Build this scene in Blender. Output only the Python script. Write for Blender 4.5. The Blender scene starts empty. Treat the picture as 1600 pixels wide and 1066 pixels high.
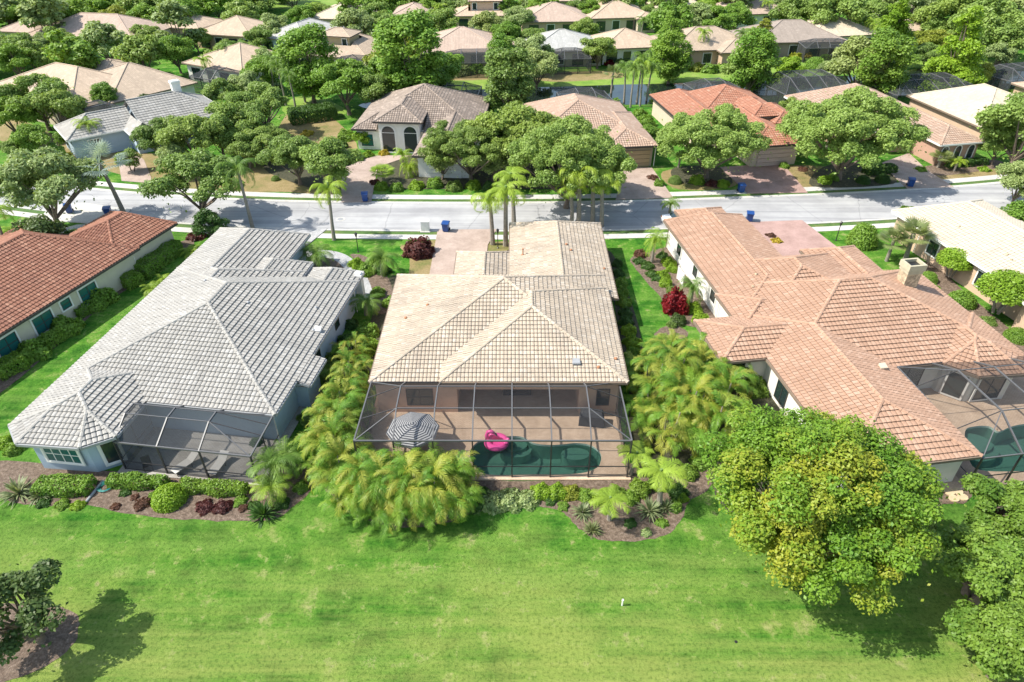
import bpy, math, random
import numpy as np
from mathutils import Vector, geometry
rad = math.radians
S = bpy.context.scene
# ------------------------------------------------------------------ camera, world, sun, exposure
F_PX, CAM_H = 1067.0, 35.0
PITCH = math.atan(773.0 / F_PX)
cp, sp = math.cos(PITCH), math.sin(PITCH)
cam_d = bpy.data.cameras.new("camera"); cam = bpy.data.objects.new("camera", cam_d)
S.collection.objects.link(cam); S.camera = cam
cam.location = (0, 0, CAM_H); cam.rotation_euler = (math.pi/2 - PITCH, 0, 0)
cam_d.sensor_width = 36; cam_d.lens = 36 * F_PX / 1600; cam_d.clip_end = 2000
SUN_EL, SUN_AZ = 50.0, 266.0          # azimuth: compass direction the sun stands in (x east, y north)
w = bpy.data.worlds.new("World"); S.world = w; w.use_nodes = True
nt = w.node_tree; bg = nt.nodes["Background"]; bg.inputs[1].default_value = 0.15
sky = nt.nodes.new("ShaderNodeTexSky"); sky.sky_type = 'NISHITA'; sky.sun_disc = False
sky.sun_elevation = rad(SUN_EL); sky.sun_rotation = rad(SUN_AZ)
tint = nt.nodes.new("ShaderNodeMix"); tint.data_type = 'RGBA'; tint.blend_type = 'MULTIPLY'; tint.inputs[0].default_value = 1; tint.inputs[7].default_value = (1, .95, .84, 1)
nt.links.new(sky.outputs[0], tint.inputs[6]); nt.links.new(tint.outputs[2], bg.inputs[0])
sd = bpy.data.lights.new("sun", 'SUN'); sd.energy = 3.7; sd.angle = rad(0.5); sd.color = (1, .95, .86)
so = bpy.data.objects.new("sun", sd); S.collection.objects.link(so)
_a = rad(SUN_AZ); _e = rad(SUN_EL)
so.rotation_euler = Vector((math.sin(_a)*math.cos(_e), math.cos(_a)*math.cos(_e), math.sin(_e))).to_track_quat('Z', 'Y').to_euler()
S.view_settings.view_transform = 'Standard'; S.view_settings.look = 'None'; S.view_settings.gamma = 1
S.view_settings.exposure = 1.05
S.render.engine = 'CYCLES'
S.cycles.max_bounces = 8; S.cycles.transparent_max_bounces = 24

def P(px, py, z=0.0):                 # photograph pixel -> point of the place at height z
    a = (px-800)/F_PX; b = (533-py)/F_PX
    dy = cp + b*sp; dz = -sp + b*cp; t = (z-CAM_H)/dz
    return (a*t, dy*t)
def depth(x, y, z): return y*cp - (z-CAM_H)*sp
def Q(x, y, z):
    d = depth(x, y, z); return (800 + F_PX*x/d, 533 - F_PX*(y*sp + (z-CAM_H)*cp)/d)

# ------------------------------------------------------------------ mesh helpers
class MB:
    def __init__(s): s.v = []; s.f = []; s.uv = []; s.hasuv = False
    def poly(s, pts, uv=None):
        n = len(s.v); s.v += [tuple(p) for p in pts]; s.f.append(tuple(range(n, n+len(pts))))
        if uv is not None: s.hasuv = True; s.uv += uv
        else: s.uv += [(0, 0)]*len(pts)
    def box(s, x0, y0, z0, x1, y1, z1):
        p = [(x0,y0,z0),(x1,y0,z0),(x1,y1,z0),(x0,y1,z0),(x0,y0,z1),(x1,y0,z1),(x1,y1,z1),(x0,y1,z1)]
        for f in ((3,2,1,0),(4,5,6,7),(0,1,5,4),(1,2,6,5),(2,3,7,6),(3,0,4,7)): s.poly([p[i] for i in f])
    def prism(s, poly, z0, z1, bottom=True, top=True):
        n = len(poly)
        for i in range(n):
            a, b = poly[i], poly[(i+1) % n]
            s.poly([(a[0],a[1],z0),(b[0],b[1],z0),(b[0],b[1],z1),(a[0],a[1],z1)])
        if top: s.poly([(p[0],p[1],z1) for p in poly])
        if bottom: s.poly([(p[0],p[1],z0) for p in reversed(poly)])
    def beam(s, a, b, w=.06, h=.08):
        a = Vector(a); b = Vector(b); d = (b-a).normalized()
        u = d.cross(Vector((0,0,1)))
        if u.length < 1e-3: u = Vector((1,0,0))
        u.normalize(); v = u.cross(d).normalized(); u *= w/2; v *= h/2
        c = [a-u-v, a+u-v, a+u+v, a-u+v, b-u-v, b+u-v, b+u+v, b-u+v]
        for f in ((0,1,2,3),(7,6,5,4),(0,4,5,1),(1,5,6,2),(2,6,7,3),(3,7,4,0)): s.poly([c[i] for i in f])
    def tube(s, pts, rs, n=8, cap=True):
        rings = []
        for i, p in enumerate(pts):
            p = Vector(p); d = (Vector(pts[min(i+1, len(pts)-1)]) - Vector(pts[max(i-1, 0)]))
            d = d.normalized() if d.length > 1e-9 else Vector((0,0,1))
            u = d.cross(Vector((0,1,0.01))); u = u.normalized() if u.length > 1e-3 else Vector((1,0,0)); v = d.cross(u)
            r = rs[i] if hasattr(rs, '__len__') else rs
            st = len(s.v); s.v += [tuple(p + (u*math.cos(2*math.pi*k/n) + v*math.sin(2*math.pi*k/n))*r) for k in range(n)]
            rings.append(st)
        for a, b in zip(rings, rings[1:]):
            for k in range(n):
                s.f.append((a+k, a+(k+1)%n, b+(k+1)%n, b+k)); s.uv += [(0,0)]*4
        if cap:
            for st, rev in ((rings[0], 1), (rings[-1], 0)):
                f = list(range(st, st+n)); s.f.append(tuple(reversed(f) if rev else f)); s.uv += [(0,0)]*n
    def lathe(s, prof, c=(0,0,0), n=16, sx=1, sy=1):
        st = len(s.v)
        for r, z in prof:
            for k in range(n):
                a = 2*math.pi*k/n; s.v.append((c[0]+r*math.cos(a)*sx, c[1]+r*math.sin(a)*sy, c[2]+z))
        for i in range(len(prof)-1):
            for k in range(n):
                s.f.append((st+i*n+k, st+i*n+(k+1)%n, st+(i+1)*n+(k+1)%n, st+(i+1)*n+k)); s.uv += [(0,0)]*4
    def mesh(s, name, mat, smooth=False):
        m = bpy.data.meshes.new(name); m.from_pydata(s.v, [], s.f)
        if s.hasuv:
            l = m.uv_layers.new(name="UVMap"); l.data.foreach_set("uv", np.array(s.uv, dtype=np.float32).ravel())
        m.materials.append(mat)
        if smooth: m.polygons.foreach_set("use_smooth", [True]*len(m.polygons))
        return m
    def obj(s, name, mat, parent=None, smooth=False):
        return link(bpy.data.objects.new(name, s.mesh(name, mat, smooth)), parent)
def link(o, parent=None):
    S.collection.objects.link(o)
    if parent: o.parent = parent
    return o
def thing(name, label, cat, loc=(0,0,0), rz=0.0, group=None):
    o = bpy.data.objects.new(name, None); link(o); o.location = loc; o.rotation_euler = (0,0,rz)
    o.empty_display_size = .3; return tag(o, label, cat, group)
def tag(o, label=None, cat=None, group=None, kind=None):
    if label: o['label'] = label
    if cat: o['category'] = cat
    if group: o['group'] = group
    if kind: o['kind'] = kind
    return o
def place(o, x, y, z=0, rz=0, sc=1):
    o.location = (x, y, z); o.rotation_euler = (0,0,rz); o.scale = (sc,)*3 if not hasattr(sc, '__len__') else sc
def copy_tree(o, parent=None):
    c = o.copy(); link(c, parent)
    for ch in list(o.children): copy_tree(ch, c)
    return c

# ------------------------------------------------------------------ materials
def newmat(name):
    m = bpy.data.materials.new(name); m.use_nodes = True; n = m.node_tree
    return m, n, n.nodes["Principled BSDF"]
def N(n, t, **k):
    x = n.nodes.new(t)
    for a, b in k.items(): setattr(x, a, b)
    return x
def noise(n, scale, detail=4, vec=None, rough=.6):
    x = N(n, "ShaderNodeTexNoise"); x.inputs["Scale"].default_value = scale; x.inputs["Detail"].default_value = detail
    x.inputs["Roughness"].default_value = rough
    if vec is not None: n.links.new(vec, x.inputs["Vector"])
    return x
def ramp(n, src, stops):
    r = N(n, "ShaderNodeValToRGB"); e = r.color_ramp.elements
    while len(e) > 1: e.remove(e[-1])
    e[0].position, e[0].color = stops[0][0], (*stops[0][1], 1)
    for p, c in stops[1:]: k = e.new(p); k.color = (*c, 1)
    n.links.new(src, r.inputs[0]); return r
def mix(n, fac, a, b, mode='MIX'):
    x = N(n, "ShaderNodeMix", data_type='RGBA', blend_type=mode)
    for sock, v in ((0, fac), (6, a), (7, b)):
        if hasattr(v, 'links'): n.links.new(v, x.inputs[sock])
        elif sock == 0: x.inputs[0].default_value = v
        else: x.inputs[sock].default_value = (*v, 1)
    return x.outputs[2]
def bump(n, b, h, strength=.3, dist=.05):
    x = N(n, "ShaderNodeBump"); x.inputs["Strength"].default_value = strength; x.inputs["Distance"].default_value = dist
    n.links.new(h, x.inputs["Height"]); n.links.new(x.outputs[0], b.inputs["Normal"])
def mul(c, k): return tuple(min(1, x*k) for x in c)
def plain(name, c, rough=.7, metal=0, var=.12, scale=3.0, bmp=.1):
    m, n, b = newmat(name); tc = N(n, "ShaderNodeTexCoord")
    x = noise(n, scale, 5, tc.outputs["Object"])
    r = ramp(n, x.outputs[0], [(.3, mul(c, 1-var)), (.7, mul(c, 1+var))])
    n.links.new(r.outputs[0], b.inputs["Base Color"]); b.inputs["Roughness"].default_value = rough; b.inputs["Metallic"].default_value = metal
    if bmp: bump(n, b, noise(n, scale*12, 3, tc.outputs["Object"]).outputs[0], bmp, .02)
    return m
def roofmat(name, c, c2, stain, flat=False, amt=.5):
    """tile roofs: every tile its own shade (UV counts tiles), broad weather stains"""
    m, n, b = newmat(name); uv = N(n, "ShaderNodeUVMap"); tc = N(n, "ShaderNodeTexCoord")
    fl = N(n, "ShaderNodeVectorMath", operation='FLOOR'); n.links.new(uv.outputs[0], fl.inputs[0])
    wn = N(n, "ShaderNodeTexWhiteNoise", noise_dimensions='2D'); n.links.new(fl.outputs[0], wn.inputs["Vector"])
    col = ramp(n, wn.outputs[0], [(0, c), (.65, mul(c, 1.03)), (1, c2)]).outputs[0]
    st = noise(n, .35, 7, tc.outputs["Object"], .7); rs = ramp(n, st.outputs[0], [(.45, (0,0,0)), (.72, (1,1,1))])
    mp = N(n, "ShaderNodeMath", operation='MULTIPLY'); n.links.new(rs.outputs[0], mp.inputs[0]); mp.inputs[1].default_value = amt
    col = mix(n, mp.outputs[0], col, stain)
    mpp = N(n, "ShaderNodeMapping"); mpp.inputs["Scale"].default_value = (.55, .05, 1); n.links.new(uv.outputs[0], mpp.inputs[0])
    sk = ramp(n, noise(n, 1.0, 6, mpp.outputs[0], .7).outputs[0], [(.5, (0,0,0)), (.75, (.55,.55,.55))]); col = mix(n, sk.outputs[0], col, mul(stain, .9))
    f2 = noise(n, 9, 4, tc.outputs["Object"]); r2 = ramp(n, f2.outputs[0], [(.3, (.8,.8,.8)), (.6, (1,1,1))])
    col = mix(n, 1.0, col, r2.outputs[0], 'MULTIPLY')
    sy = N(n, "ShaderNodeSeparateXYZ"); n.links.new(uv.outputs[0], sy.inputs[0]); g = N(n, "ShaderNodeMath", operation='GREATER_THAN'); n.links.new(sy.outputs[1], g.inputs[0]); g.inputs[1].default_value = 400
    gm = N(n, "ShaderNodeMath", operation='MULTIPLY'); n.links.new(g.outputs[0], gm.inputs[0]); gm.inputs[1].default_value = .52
    col = mix(n, gm.outputs[0], col, mul(stain, .35))          # butt edges of the tiles coloured darker, drawing the course lines
    n.links.new(col, b.inputs["Base Color"]); b.inputs["Roughness"].default_value = .75; b.inputs["Specular IOR Level"].default_value = .3
    if flat:
        sx = N(n, "ShaderNodeSeparateXYZ"); n.links.new(uv.outputs[0], sx.inputs[0])
        fr = N(n, "ShaderNodeMath", operation='FRACT'); n.links.new(sx.outputs[1], fr.inputs[0])
        sn = N(n, "ShaderNodeMath", operation='PINGPONG'); n.links.new(sx.outputs[0], sn.inputs[0]); sn.inputs[1].default_value = .5
        iv = N(n, "ShaderNodeMath", operation='SUBTRACT'); iv.inputs[0].default_value = 1; n.links.new(fr.outputs[0], iv.inputs[1])
        ad = N(n, "ShaderNodeMath", operation='ADD'); n.links.new(iv.outputs[0], ad.inputs[0]); n.links.new(sn.outputs[0], ad.inputs[1])
        bump(n, b, ad.outputs[0], .8, .06)
    return m
def leafmat(name, ca, cb, cc=None, tr=.36):
    """foliage: shade varies leaf by leaf (uv.x) and clump by clump (uv.y)"""
    m, n, b = newmat(name); uv = N(n, "ShaderNodeUVMap"); sx = N(n, "ShaderNodeSeparateXYZ"); n.links.new(uv.outputs[0], sx.inputs[0])
    oi = N(n, "ShaderNodeObjectInfo")
    r1 = ramp(n, sx.outputs[0], [(0, mul(ca, .75)), (.5, ca), (1, mul(ca, 1.3))]).outputs[0]
    stops = [(0, ca), (.6, cb), (1, cb)] if cc is None else [(0, ca), (.5, cb), (.86, cc), (1, cc)]
    r2 = ramp(n, sx.outputs[1], stops).outputs[0]
    col = mix(n, .55, r1, r2)
    rr = ramp(n, oi.outputs["Random"], [(0, (.82,.84,.8)), (.5, (1,1,1)), (1, (1.0,.94,.82))]).outputs[0]
    col = mix(n, 1.0, col, rr, 'MULTIPLY')
    n.links.new(col, b.inputs["Base Color"]); b.inputs["Roughness"].default_value = .5; b.inputs["Specular IOR Level"].default_value = .35
    t = N(n, "ShaderNodeBsdfTranslucent"); hs = mix(n, 1.0, col, (1.0, 1.0, .55), 'MULTIPLY'); n.links.new(hs, t.inputs[0])
    ms = N(n, "ShaderNodeMixShader"); ms.inputs[0].default_value = tr
    n.links.new(b.outputs[0], ms.inputs[1]); n.links.new(t.outputs[0], ms.inputs[2])
    n.links.new(ms.outputs[0], n.nodes["Material Output"].inputs[0]); return m

M = {}
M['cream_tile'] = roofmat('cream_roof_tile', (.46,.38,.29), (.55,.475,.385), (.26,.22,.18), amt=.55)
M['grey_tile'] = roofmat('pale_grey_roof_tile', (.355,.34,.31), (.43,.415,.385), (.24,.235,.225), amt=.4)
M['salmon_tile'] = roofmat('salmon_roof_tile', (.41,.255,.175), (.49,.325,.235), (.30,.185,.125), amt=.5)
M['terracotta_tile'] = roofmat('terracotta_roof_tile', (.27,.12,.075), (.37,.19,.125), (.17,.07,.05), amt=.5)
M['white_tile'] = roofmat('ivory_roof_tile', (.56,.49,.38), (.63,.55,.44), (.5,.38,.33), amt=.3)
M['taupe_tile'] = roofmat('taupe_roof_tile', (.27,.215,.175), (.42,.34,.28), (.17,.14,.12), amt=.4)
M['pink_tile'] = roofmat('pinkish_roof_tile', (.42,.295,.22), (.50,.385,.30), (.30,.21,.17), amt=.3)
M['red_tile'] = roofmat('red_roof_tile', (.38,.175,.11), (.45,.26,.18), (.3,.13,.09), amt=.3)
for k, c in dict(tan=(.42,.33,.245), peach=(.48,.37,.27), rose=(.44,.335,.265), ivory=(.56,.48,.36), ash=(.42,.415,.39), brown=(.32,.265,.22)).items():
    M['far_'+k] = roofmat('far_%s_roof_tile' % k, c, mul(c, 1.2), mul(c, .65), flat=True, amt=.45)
for k, c in dict(cream_wall=(.55,.50,.38), blue_wall=(.36,.45,.53), white_wall=(.72,.70,.64), tan_wall=(.50,.36,.25), pinkbrown_wall=(.42,.26,.19),
                 beige_wall=(.55,.45,.34), ochre_wall=(.42,.34,.2), peach_wall=(.62,.42,.31), taupe_wall=(.36,.29,.22)).items():
    M[k] = plain(k.replace('_', '_stucco_'), c, .85, var=.05, scale=1.5, bmp=.15)
M['dark_trim'] = plain('dark_bronze_trim', (.045,.04,.036), .5, var=.1)
M['white_trim'] = plain('white_trim_paint', (.74,.73,.69), .5, var=.04)
M['brown_trim'] = plain('brown_trim_paint', (.2,.15,.11), .6, var=.1)
M['soffit'] = plain('soffit_paint', (.42,.37,.30), .8, var=.04)
M['frame_metal'] = plain('bronze_cage_beam', (.045,.043,.042), .45, .0, var=.1)
M['cage_light'] = plain('grey_cage_beam', (.11,.11,.113), .45, 0, var=.06)
M['trunk'] = plain('bark', (.17,.13,.10), .9, var=.35, scale=6, bmp=.6)
M['pale_bark'] = plain('pale_bark', (.34,.29,.24), .9, var=.3, scale=6, bmp=.6)
M['palm_trunk'] = plain('palm_bark', (.25,.22,.18), .9, var=.25, scale=8, bmp=.6)
M['green_trunk'] = plain('palm_crownshaft', (.14,.22,.05), .6, var=.2, scale=4)
M['lawn_edge'] = plain('white_edging', (.7,.68,.62), .8)
M['blue_plastic'] = plain('blue_plastic', (.012,.055,.21), .35, var=.1)
M['black_plastic'] = plain('black_plastic', (.02,.02,.022), .4)
M['grey_plastic'] = plain('grey_plastic', (.30,.31,.32), .45, var=.08)
M['pink_vinyl'] = plain('pink_vinyl', (.85,.10,.36), .25, var=.05, bmp=0)
M['black_metal'] = plain('black_metal', (.02,.02,.02), .4)
M['white_metal'] = plain('white_metal', (.7,.7,.69), .4, var=.04)
M['stone'] = plain('stacked_stone', (.42,.33,.22), .9, var=.55, scale=4.5, bmp=.8)
M['rust'] = plain('rusty_metal', (.35,.16,.08), .8, var=.3)
M['car_paint'] = plain('white_car_paint', (.75,.76,.78), .2, var=.02, bmp=0)
M['tyre'] = plain('rubber', (.02,.02,.02), .8)
m, n, b = newmat('window_glass'); b.inputs["Base Color"].default_value = (.02,.035,.035,1); b.inputs["Roughness"].default_value = .06; b.inputs["Specular IOR Level"].default_value = .8; M['glass'] = m
m, n, b = newmat('teal_window_glass'); b.inputs["Base Color"].default_value = (.02,.12,.11,1); b.inputs["Roughness"].default_value = .1; M['teal_glass'] = m
def screenmat(name, fac, c):
    m, n, b = newmat(name); n.nodes.remove(b)
    t = N(n, "ShaderNodeBsdfTransparent"); d = N(n, "ShaderNodeBsdfDiffuse"); d.inputs[0].default_value = (*c, 1)
    ms = N(n, "ShaderNodeMixShader"); ms.inputs[0].default_value = fac
    n.links.new(t.outputs[0], ms.inputs[1]); n.links.new(d.outputs[0], ms.inputs[2]); n.links.new(ms.outputs[0], n.nodes["Material Output"].inputs[0]); return m
M['screen'] = screenmat('insect_screen', .35, (.04,.04,.043))
M['screen_dense'] = screenmat('dense_insect_screen', .42, (.07,.075,.08))
def watermat(name, c, trn, rough=.03, bs=3.0):
    m, n, b = newmat(name); b.inputs["Base Color"].default_value = (*c, 1); b.inputs["Roughness"].default_value = rough; b.inputs["Specular IOR Level"].default_value = .6
    t = N(n, "ShaderNodeBsdfTransparent"); t.inputs[0].default_value = (.42,.60,.55,1)
    ms = N(n, "ShaderNodeMixShader"); ms.inputs[0].default_value = trn
    n.links.new(b.outputs[0], ms.inputs[1]); n.links.new(t.outputs[0], ms.inputs[2]); n.links.new(ms.outputs[0], n.nodes["Material Output"].inputs[0])
    tc = N(n, "ShaderNodeTexCoord"); bump(n, b, noise(n, bs, 3, tc.outputs["Object"]).outputs[0], .15, .05); return m
M['pool_water'] = watermat('pool_water', (.02,.07,.065), .8)
M['pond_water'] = watermat('pond_water', (.012,.02,.016), 0, .05, .8)
M['plaster'] = plain('teal_pool_plaster', (.42,.55,.48), .7, var=.08, scale=1.2)
# ground
m, n, b = newmat('grass'); tc = N(n, "ShaderNodeTexCoord"); O = tc.outputs["Object"]
big = noise(n, .07, 5, O, .65); med = noise(n, .45, 6, O, .7); fine = noise(n, 5.0, 6, O, .75)
mp = N(n, "ShaderNodeMapping"); mp.inputs["Scale"].default_value = (.12, 1.6, 1); mp.inputs["Rotation"].default_value = (0,0,rad(-6)); n.links.new(O, mp.inputs[0])
strk = noise(n, .5, 5, mp.outputs[0], .6)
c1 = ramp(n, med.outputs[0], [(.38, (.022,.115,.010)), (.47, (.055,.195,.018)), (.56, (.105,.265,.028)), (.64, (.27,.34,.10))]).outputs[0]
dry = ramp(n, big.outputs[0], [(.46, (0,0,0)), (.58, (.85,.85,.85))]).outputs[0]
sep0 = N(n, "ShaderNodeSeparateXYZ"); n.links.new(O, sep0.inputs[0]); m0 = N(n, "ShaderNodeMapRange"); m0.inputs[1].default_value = 31; m0.inputs[2].default_value = 22; m0.inputs[3].default_value = .1; m0.inputs[4].default_value = 1; n.links.new(sep0.outputs[1], m0.inputs[0])
dm = N(n, "ShaderNodeMath", operation='MULTIPLY'); n.links.new(dry, dm.inputs[0]); n.links.new(m0.outputs[0], dm.inputs[1]); c2 = mix(n, dm.outputs[0], c1, (.25,.34,.07))
sf = ramp(n, strk.outputs[0], [(.44, (0,0,0)), (.62, (.6,.6,.6))]).outputs[0]
c3 = mix(n, sf, c2, (.17,.31,.055))
# the far gardens are parched and yellower than the fairway edge
sep = N(n, "ShaderNodeSeparateXYZ"); n.links.new(O, sep.inputs[0])
mr = N(n, "ShaderNodeMapRange"); mr.inputs[1].default_value = 29; mr.inputs[2].default_value = 17; mr.inputs[3].default_value = 0; mr.inputs[4].default_value = 1; n.links.new(sep.outputs[1], mr.inputs[0])
pn = noise(n, .30, 7, mp.outputs[0], .72); pr_ = ramp(n, pn.outputs[0], [(.36, (0,0,0)), (.62, (.95,.95,.95))])
mk = N(n, "ShaderNodeMath", operation='MULTIPLY'); n.links.new(mr.outputs[0], mk.inputs[0]); n.links.new(pr_.outputs[0], mk.inputs[1])
c3 = mix(n, mk.outputs[0], c3, (.34,.385,.10))
bn = ramp(n, noise(n, .9, 7, O, .8).outputs[0], [(.57, (0,0,0)), (.68, (.75,.75,.75))]).outputs[0]; c3 = mix(n, bn, c3, (.40,.38,.18))
ff = ramp(n, fine.outputs[0], [(.34, (.42,.50,.38)), (.52, (.95,.95,.95)), (.68, (1.0,1.0,.9))]).outputs[0]
c4 = mix(n, 1.0, c3, ff, 'MULTIPLY')
n.links.new(c4, b.inputs["Base Color"]); b.inputs["Roughness"].default_value = .9; b.inputs["Specular IOR Level"].default_value = .1
bump(n, b, noise(n, 14, 5, O, .8).outputs[0], 1.0, .12); M['grass'] = m
def groundmat(name, stops, s1=2.0, s2=20, bmp=.6, dist=.05):
    m, n, b = newmat(name); tc = N(n, "ShaderNodeTexCoord"); O = tc.outputs["Object"]
    a = noise(n, s1, 6, O, .75); c = ramp(n, a.outputs[0], stops).outputs[0]
    f = ramp(n, noise(n, s2, 4, O).outputs[0], [(.3, (.6,.6,.6)), (.6, (1,1,1))]).outputs[0]
    n.links.new(mix(n, 1.0, c, f, 'MULTIPLY'), b.inputs["Base Color"]); b.inputs["Roughness"].default_value = .9
    bump(n, b, noise(n, s2, 4, O, .8).outputs[0], bmp, dist); return m
M['mulch'] = groundmat('mulch', [(.3, (.07,.045,.03)), (.5, (.17,.12,.085)), (.7, (.34,.26,.20))], 4, 14, .9, .08)
M['soil'] = groundmat('dark_soil', [(.3, (.035,.04,.02)), (.5, (.06,.06,.03)), (.7, (.12,.11,.06))], 2, 12, .9, .08)  # bed soil, darker and greener than the mulch
M['verge'] = groundmat('verge_grass', [(.3, (.04,.11,.015)), (.5, (.08,.16,.03)), (.7, (.2,.2,.06))], .5, 10, .8, .05)
M['dry_grass'] = groundmat('dry_grass', [(.3, (.12,.15,.03)), (.5, (.26,.2,.08)), (.7, (.36,.27,.14))], .3, 8, .8, .05)
M['bright_grass'] = groundmat('bright_grass', [(.3, (.10,.22,.02)), (.5, (.18,.3,.03)), (.7, (.28,.34,.08))], .25, 6, .8, .05)
def roadmat():
    m, n, b = newmat('road_asphalt'); tc = N(n, "ShaderNodeTexCoord"); O = tc.outputs["Object"]
    c = ramp(n, noise(n, .25, 6, O, .7).outputs[0], [(.3, (.29,.29,.295)), (.5, (.345,.345,.35)), (.7, (.40,.40,.40))]).outputs[0]
    mp = N(n, "ShaderNodeMapping"); mp.inputs["Scale"].default_value = (.04, 1.3, 1); n.links.new(O, mp.inputs[0])
    s = ramp(n, noise(n, .8, 6, mp.outputs[0], .65).outputs[0], [(.4, (.80,.80,.81)), (.6, (1.08,1.08,1.07))]).outputs[0]
    c = mix(n, 1.0, c, s, 'MULTIPLY'); v = N(n, "ShaderNodeTexVoronoi", feature='DISTANCE_TO_EDGE'); v.inputs["Scale"].default_value = .16; dn = noise(n, .6, 5, O); ds = mix(n, .35, O, dn.outputs[1]); n.links.new(ds, v.inputs["Vector"])
    ck = ramp(n, v.outputs[0], [(0, (.72,.72,.72)), (.008, (1,1,1))]).outputs[0]; c = mix(n, 1.0, c, ck, 'MULTIPLY')
    n.links.new(c, b.inputs["Base Color"]); b.inputs["Roughness"].default_value = .85; return m
M['asphalt'] = roadmat() if True else groundmat('road_asphalt', [(.3, (.33,.335,.34)), (.5, (.37,.375,.38)), (.7, (.43,.43,.43))], .3, 30, .3, .01)
M['concrete'] = groundmat('concrete', [(.3, (.48,.46,.42)), (.5, (.55,.53,.49)), (.7, (.62,.6,.56))], .6, 12, .2, .01)
M['grey_pave'] = groundmat('grey_paving', [(.3, (.30,.31,.32)), (.5, (.40,.40,.40)), (.7, (.47,.46,.45))], 1, 6, .4, .01)
def paver(name, ca, cb, sc=4.5, bw=.5, bh=.25):
    m, n, b = newmat(name); tc = N(n, "ShaderNodeTexCoord"); O = tc.outputs["Object"]
    br = N(n, "ShaderNodeTexBrick"); br.inputs["Scale"].default_value = sc; br.inputs["Color1"].default_value = (*ca, 1); br.inputs["Color2"].default_value = (*cb, 1)
    br.inputs["Mortar"].default_value = (*mul(ca, .6), 1); br.inputs["Mortar Size"].default_value = .015; n.links.new(O, br.inputs["Vector"])
    st = ramp(n, noise(n, .5, 6, O, .7).outputs[0], [(.35, (.74,.72,.70)), (.6, (1,1,1))]).outputs[0]
    n.links.new(mix(n, 1.0, br.outputs[0], st, 'MULTIPLY'), b.inputs["Base Color"]); b.inputs["Roughness"].default_value = .85; return m
M['tan_paver'] = paver('tan_pavers', (.40,.31,.26), (.47,.37,.31))
M['deck_paver'] = paver('deck_pavers', (.60,.44,.31), (.68,.51,.37), 2.2)
M['pink_paver'] = paver('pink_pavers', (.40,.26,.23), (.46,.31,.27))
M['grey_deck'] = paver('grey_deck_pavers', (.33,.31,.28), (.38,.36,.33), 2.0)
M['lounger_fabric'] = plain('beige_sling', (.5,.48,.44), .8, var=.05)
L = dict(
 oak=((.18,.29,.06), (.37,.49,.12)), oak_grey=((.23,.32,.11), (.42,.51,.20)), oak_dark=((.14,.24,.055), (.28,.39,.09)),
 bright=((.14,.28,.035), (.28,.43,.065)), lime=((.19,.34,.02), (.33,.48,.05)), yellowgreen=((.23,.29,.035), (.40,.42,.06)),
 maple=((.085,.16,.018), (.20,.25,.028)), laurel=((.12,.24,.03), (.28,.40,.06)), magnolia=((.055,.11,.03), (.14,.20,.05)),
 deep=((.05,.125,.025), (.105,.20,.04)), burgundy=((.07,.022,.025), (.20,.07,.06)), brownred=((.11,.055,.035), (.26,.13,.09)),
 gold=((.40,.34,.04), (.62,.50,.06)), variegated=((.18,.30,.09), (.52,.58,.27)), spike=((.14,.19,.09), (.36,.40,.21)),
 palm=((.12,.23,.035), (.26,.39,.07)), palm_lime=((.22,.36,.035), (.42,.55,.075)), silver=((.27,.35,.32), (.46,.54,.49)), sabal=((.16,.22,.08), (.33,.38,.15)))
for k, (a, c) in L.items(): M['leaf_'+k] = leafmat(k+'_leaves', a, c)
M['leaf_maple'] = leafmat('maple_leaves', (.10,.24,.025), (.24,.38,.035), (.52,.47,.05))
M['leaf_areca'] = leafmat('areca_leaves', (.12,.28,.03), (.28,.44,.05), (.62,.54,.10), tr=.4)
M['leaf_red'] = leafmat('red_ti_leaves', (.16,.01,.015), (.3,.02,.03))
M['core'] = plain('inner_twigs', (.035,.05,.02), .95, var=.3)
# ------------------------------------------------------------------ roof builder
def clip(poly, h):                     # keep a*x+b*y+c >= 0
    out = []; n = len(poly)
    for i in range(n):
        p, q = poly[i], poly[(i+1) % n]
        dp = h[0]*p[0]+h[1]*p[1]+h[2]; dq = h[0]*q[0]+h[1]*q[1]+h[2]
        if dp >= 0: out.append(p)
        if (dp > 0 and dq < 0) or (dp < 0 and dq > 0):
            t = dp/(dp-dq); out.append((p[0]+(q[0]-p[0])*t, p[1]+(q[1]-p[1])*t))
    return out
def area(p): return abs(sum(p[i][0]*p[(i+1)%len(p)][1]-p[(i+1)%len(p)][0]*p[i][1] for i in range(len(p))))/2 if len(p) > 2 else 0
class Block:
    """convex footprint (counter-clockwise) with one roof plane per edge; slope None = gable end"""
    def __init__(s, foot, slope=.32, z=3.0, back=None, inset=.5, wall=True, zs=None):
        if len(foot) == 4 and not hasattr(foot[0], '__len__'):
            x0, x1, y0, y1 = foot; foot = [(x0,y0),(x1,y0),(x1,y1),(x0,y1)]
        s.foot = foot; n = len(foot); s.z = z; s.inset = inset; s.wall = wall
        sl = list(slope) if hasattr(slope, '__len__') else [slope]*n
        if back is not None: sl[2] = back
        s.sl = sl; s.edges = []; s.planes = []; s.half = []
        for i in range(n):
            a, b = foot[i], foot[(i+1) % n]; L_ = math.dist(a, b); ux, uy = (b[0]-a[0])/L_, (b[1]-a[1])/L_
            nx, ny = -uy, ux; c = -(nx*a[0]+ny*a[1]); s.half.append((nx, ny, c))
            k = sl[i]
            if k is None: s.planes.append(None)
            else:
                zz = zs[i] if zs else z
                s.planes.append((nx*k, ny*k, c*k+zz, (ux, uy), (nx, ny, c), k))
    def h(s, x, y): return min(p[0]*x+p[1]*y+p[2] for p in s.planes if p)
def hdiff(a, b, eps=0.0): return (a[0]-b[0], a[1]-b[1], a[2]-b[2]+eps)
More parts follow.
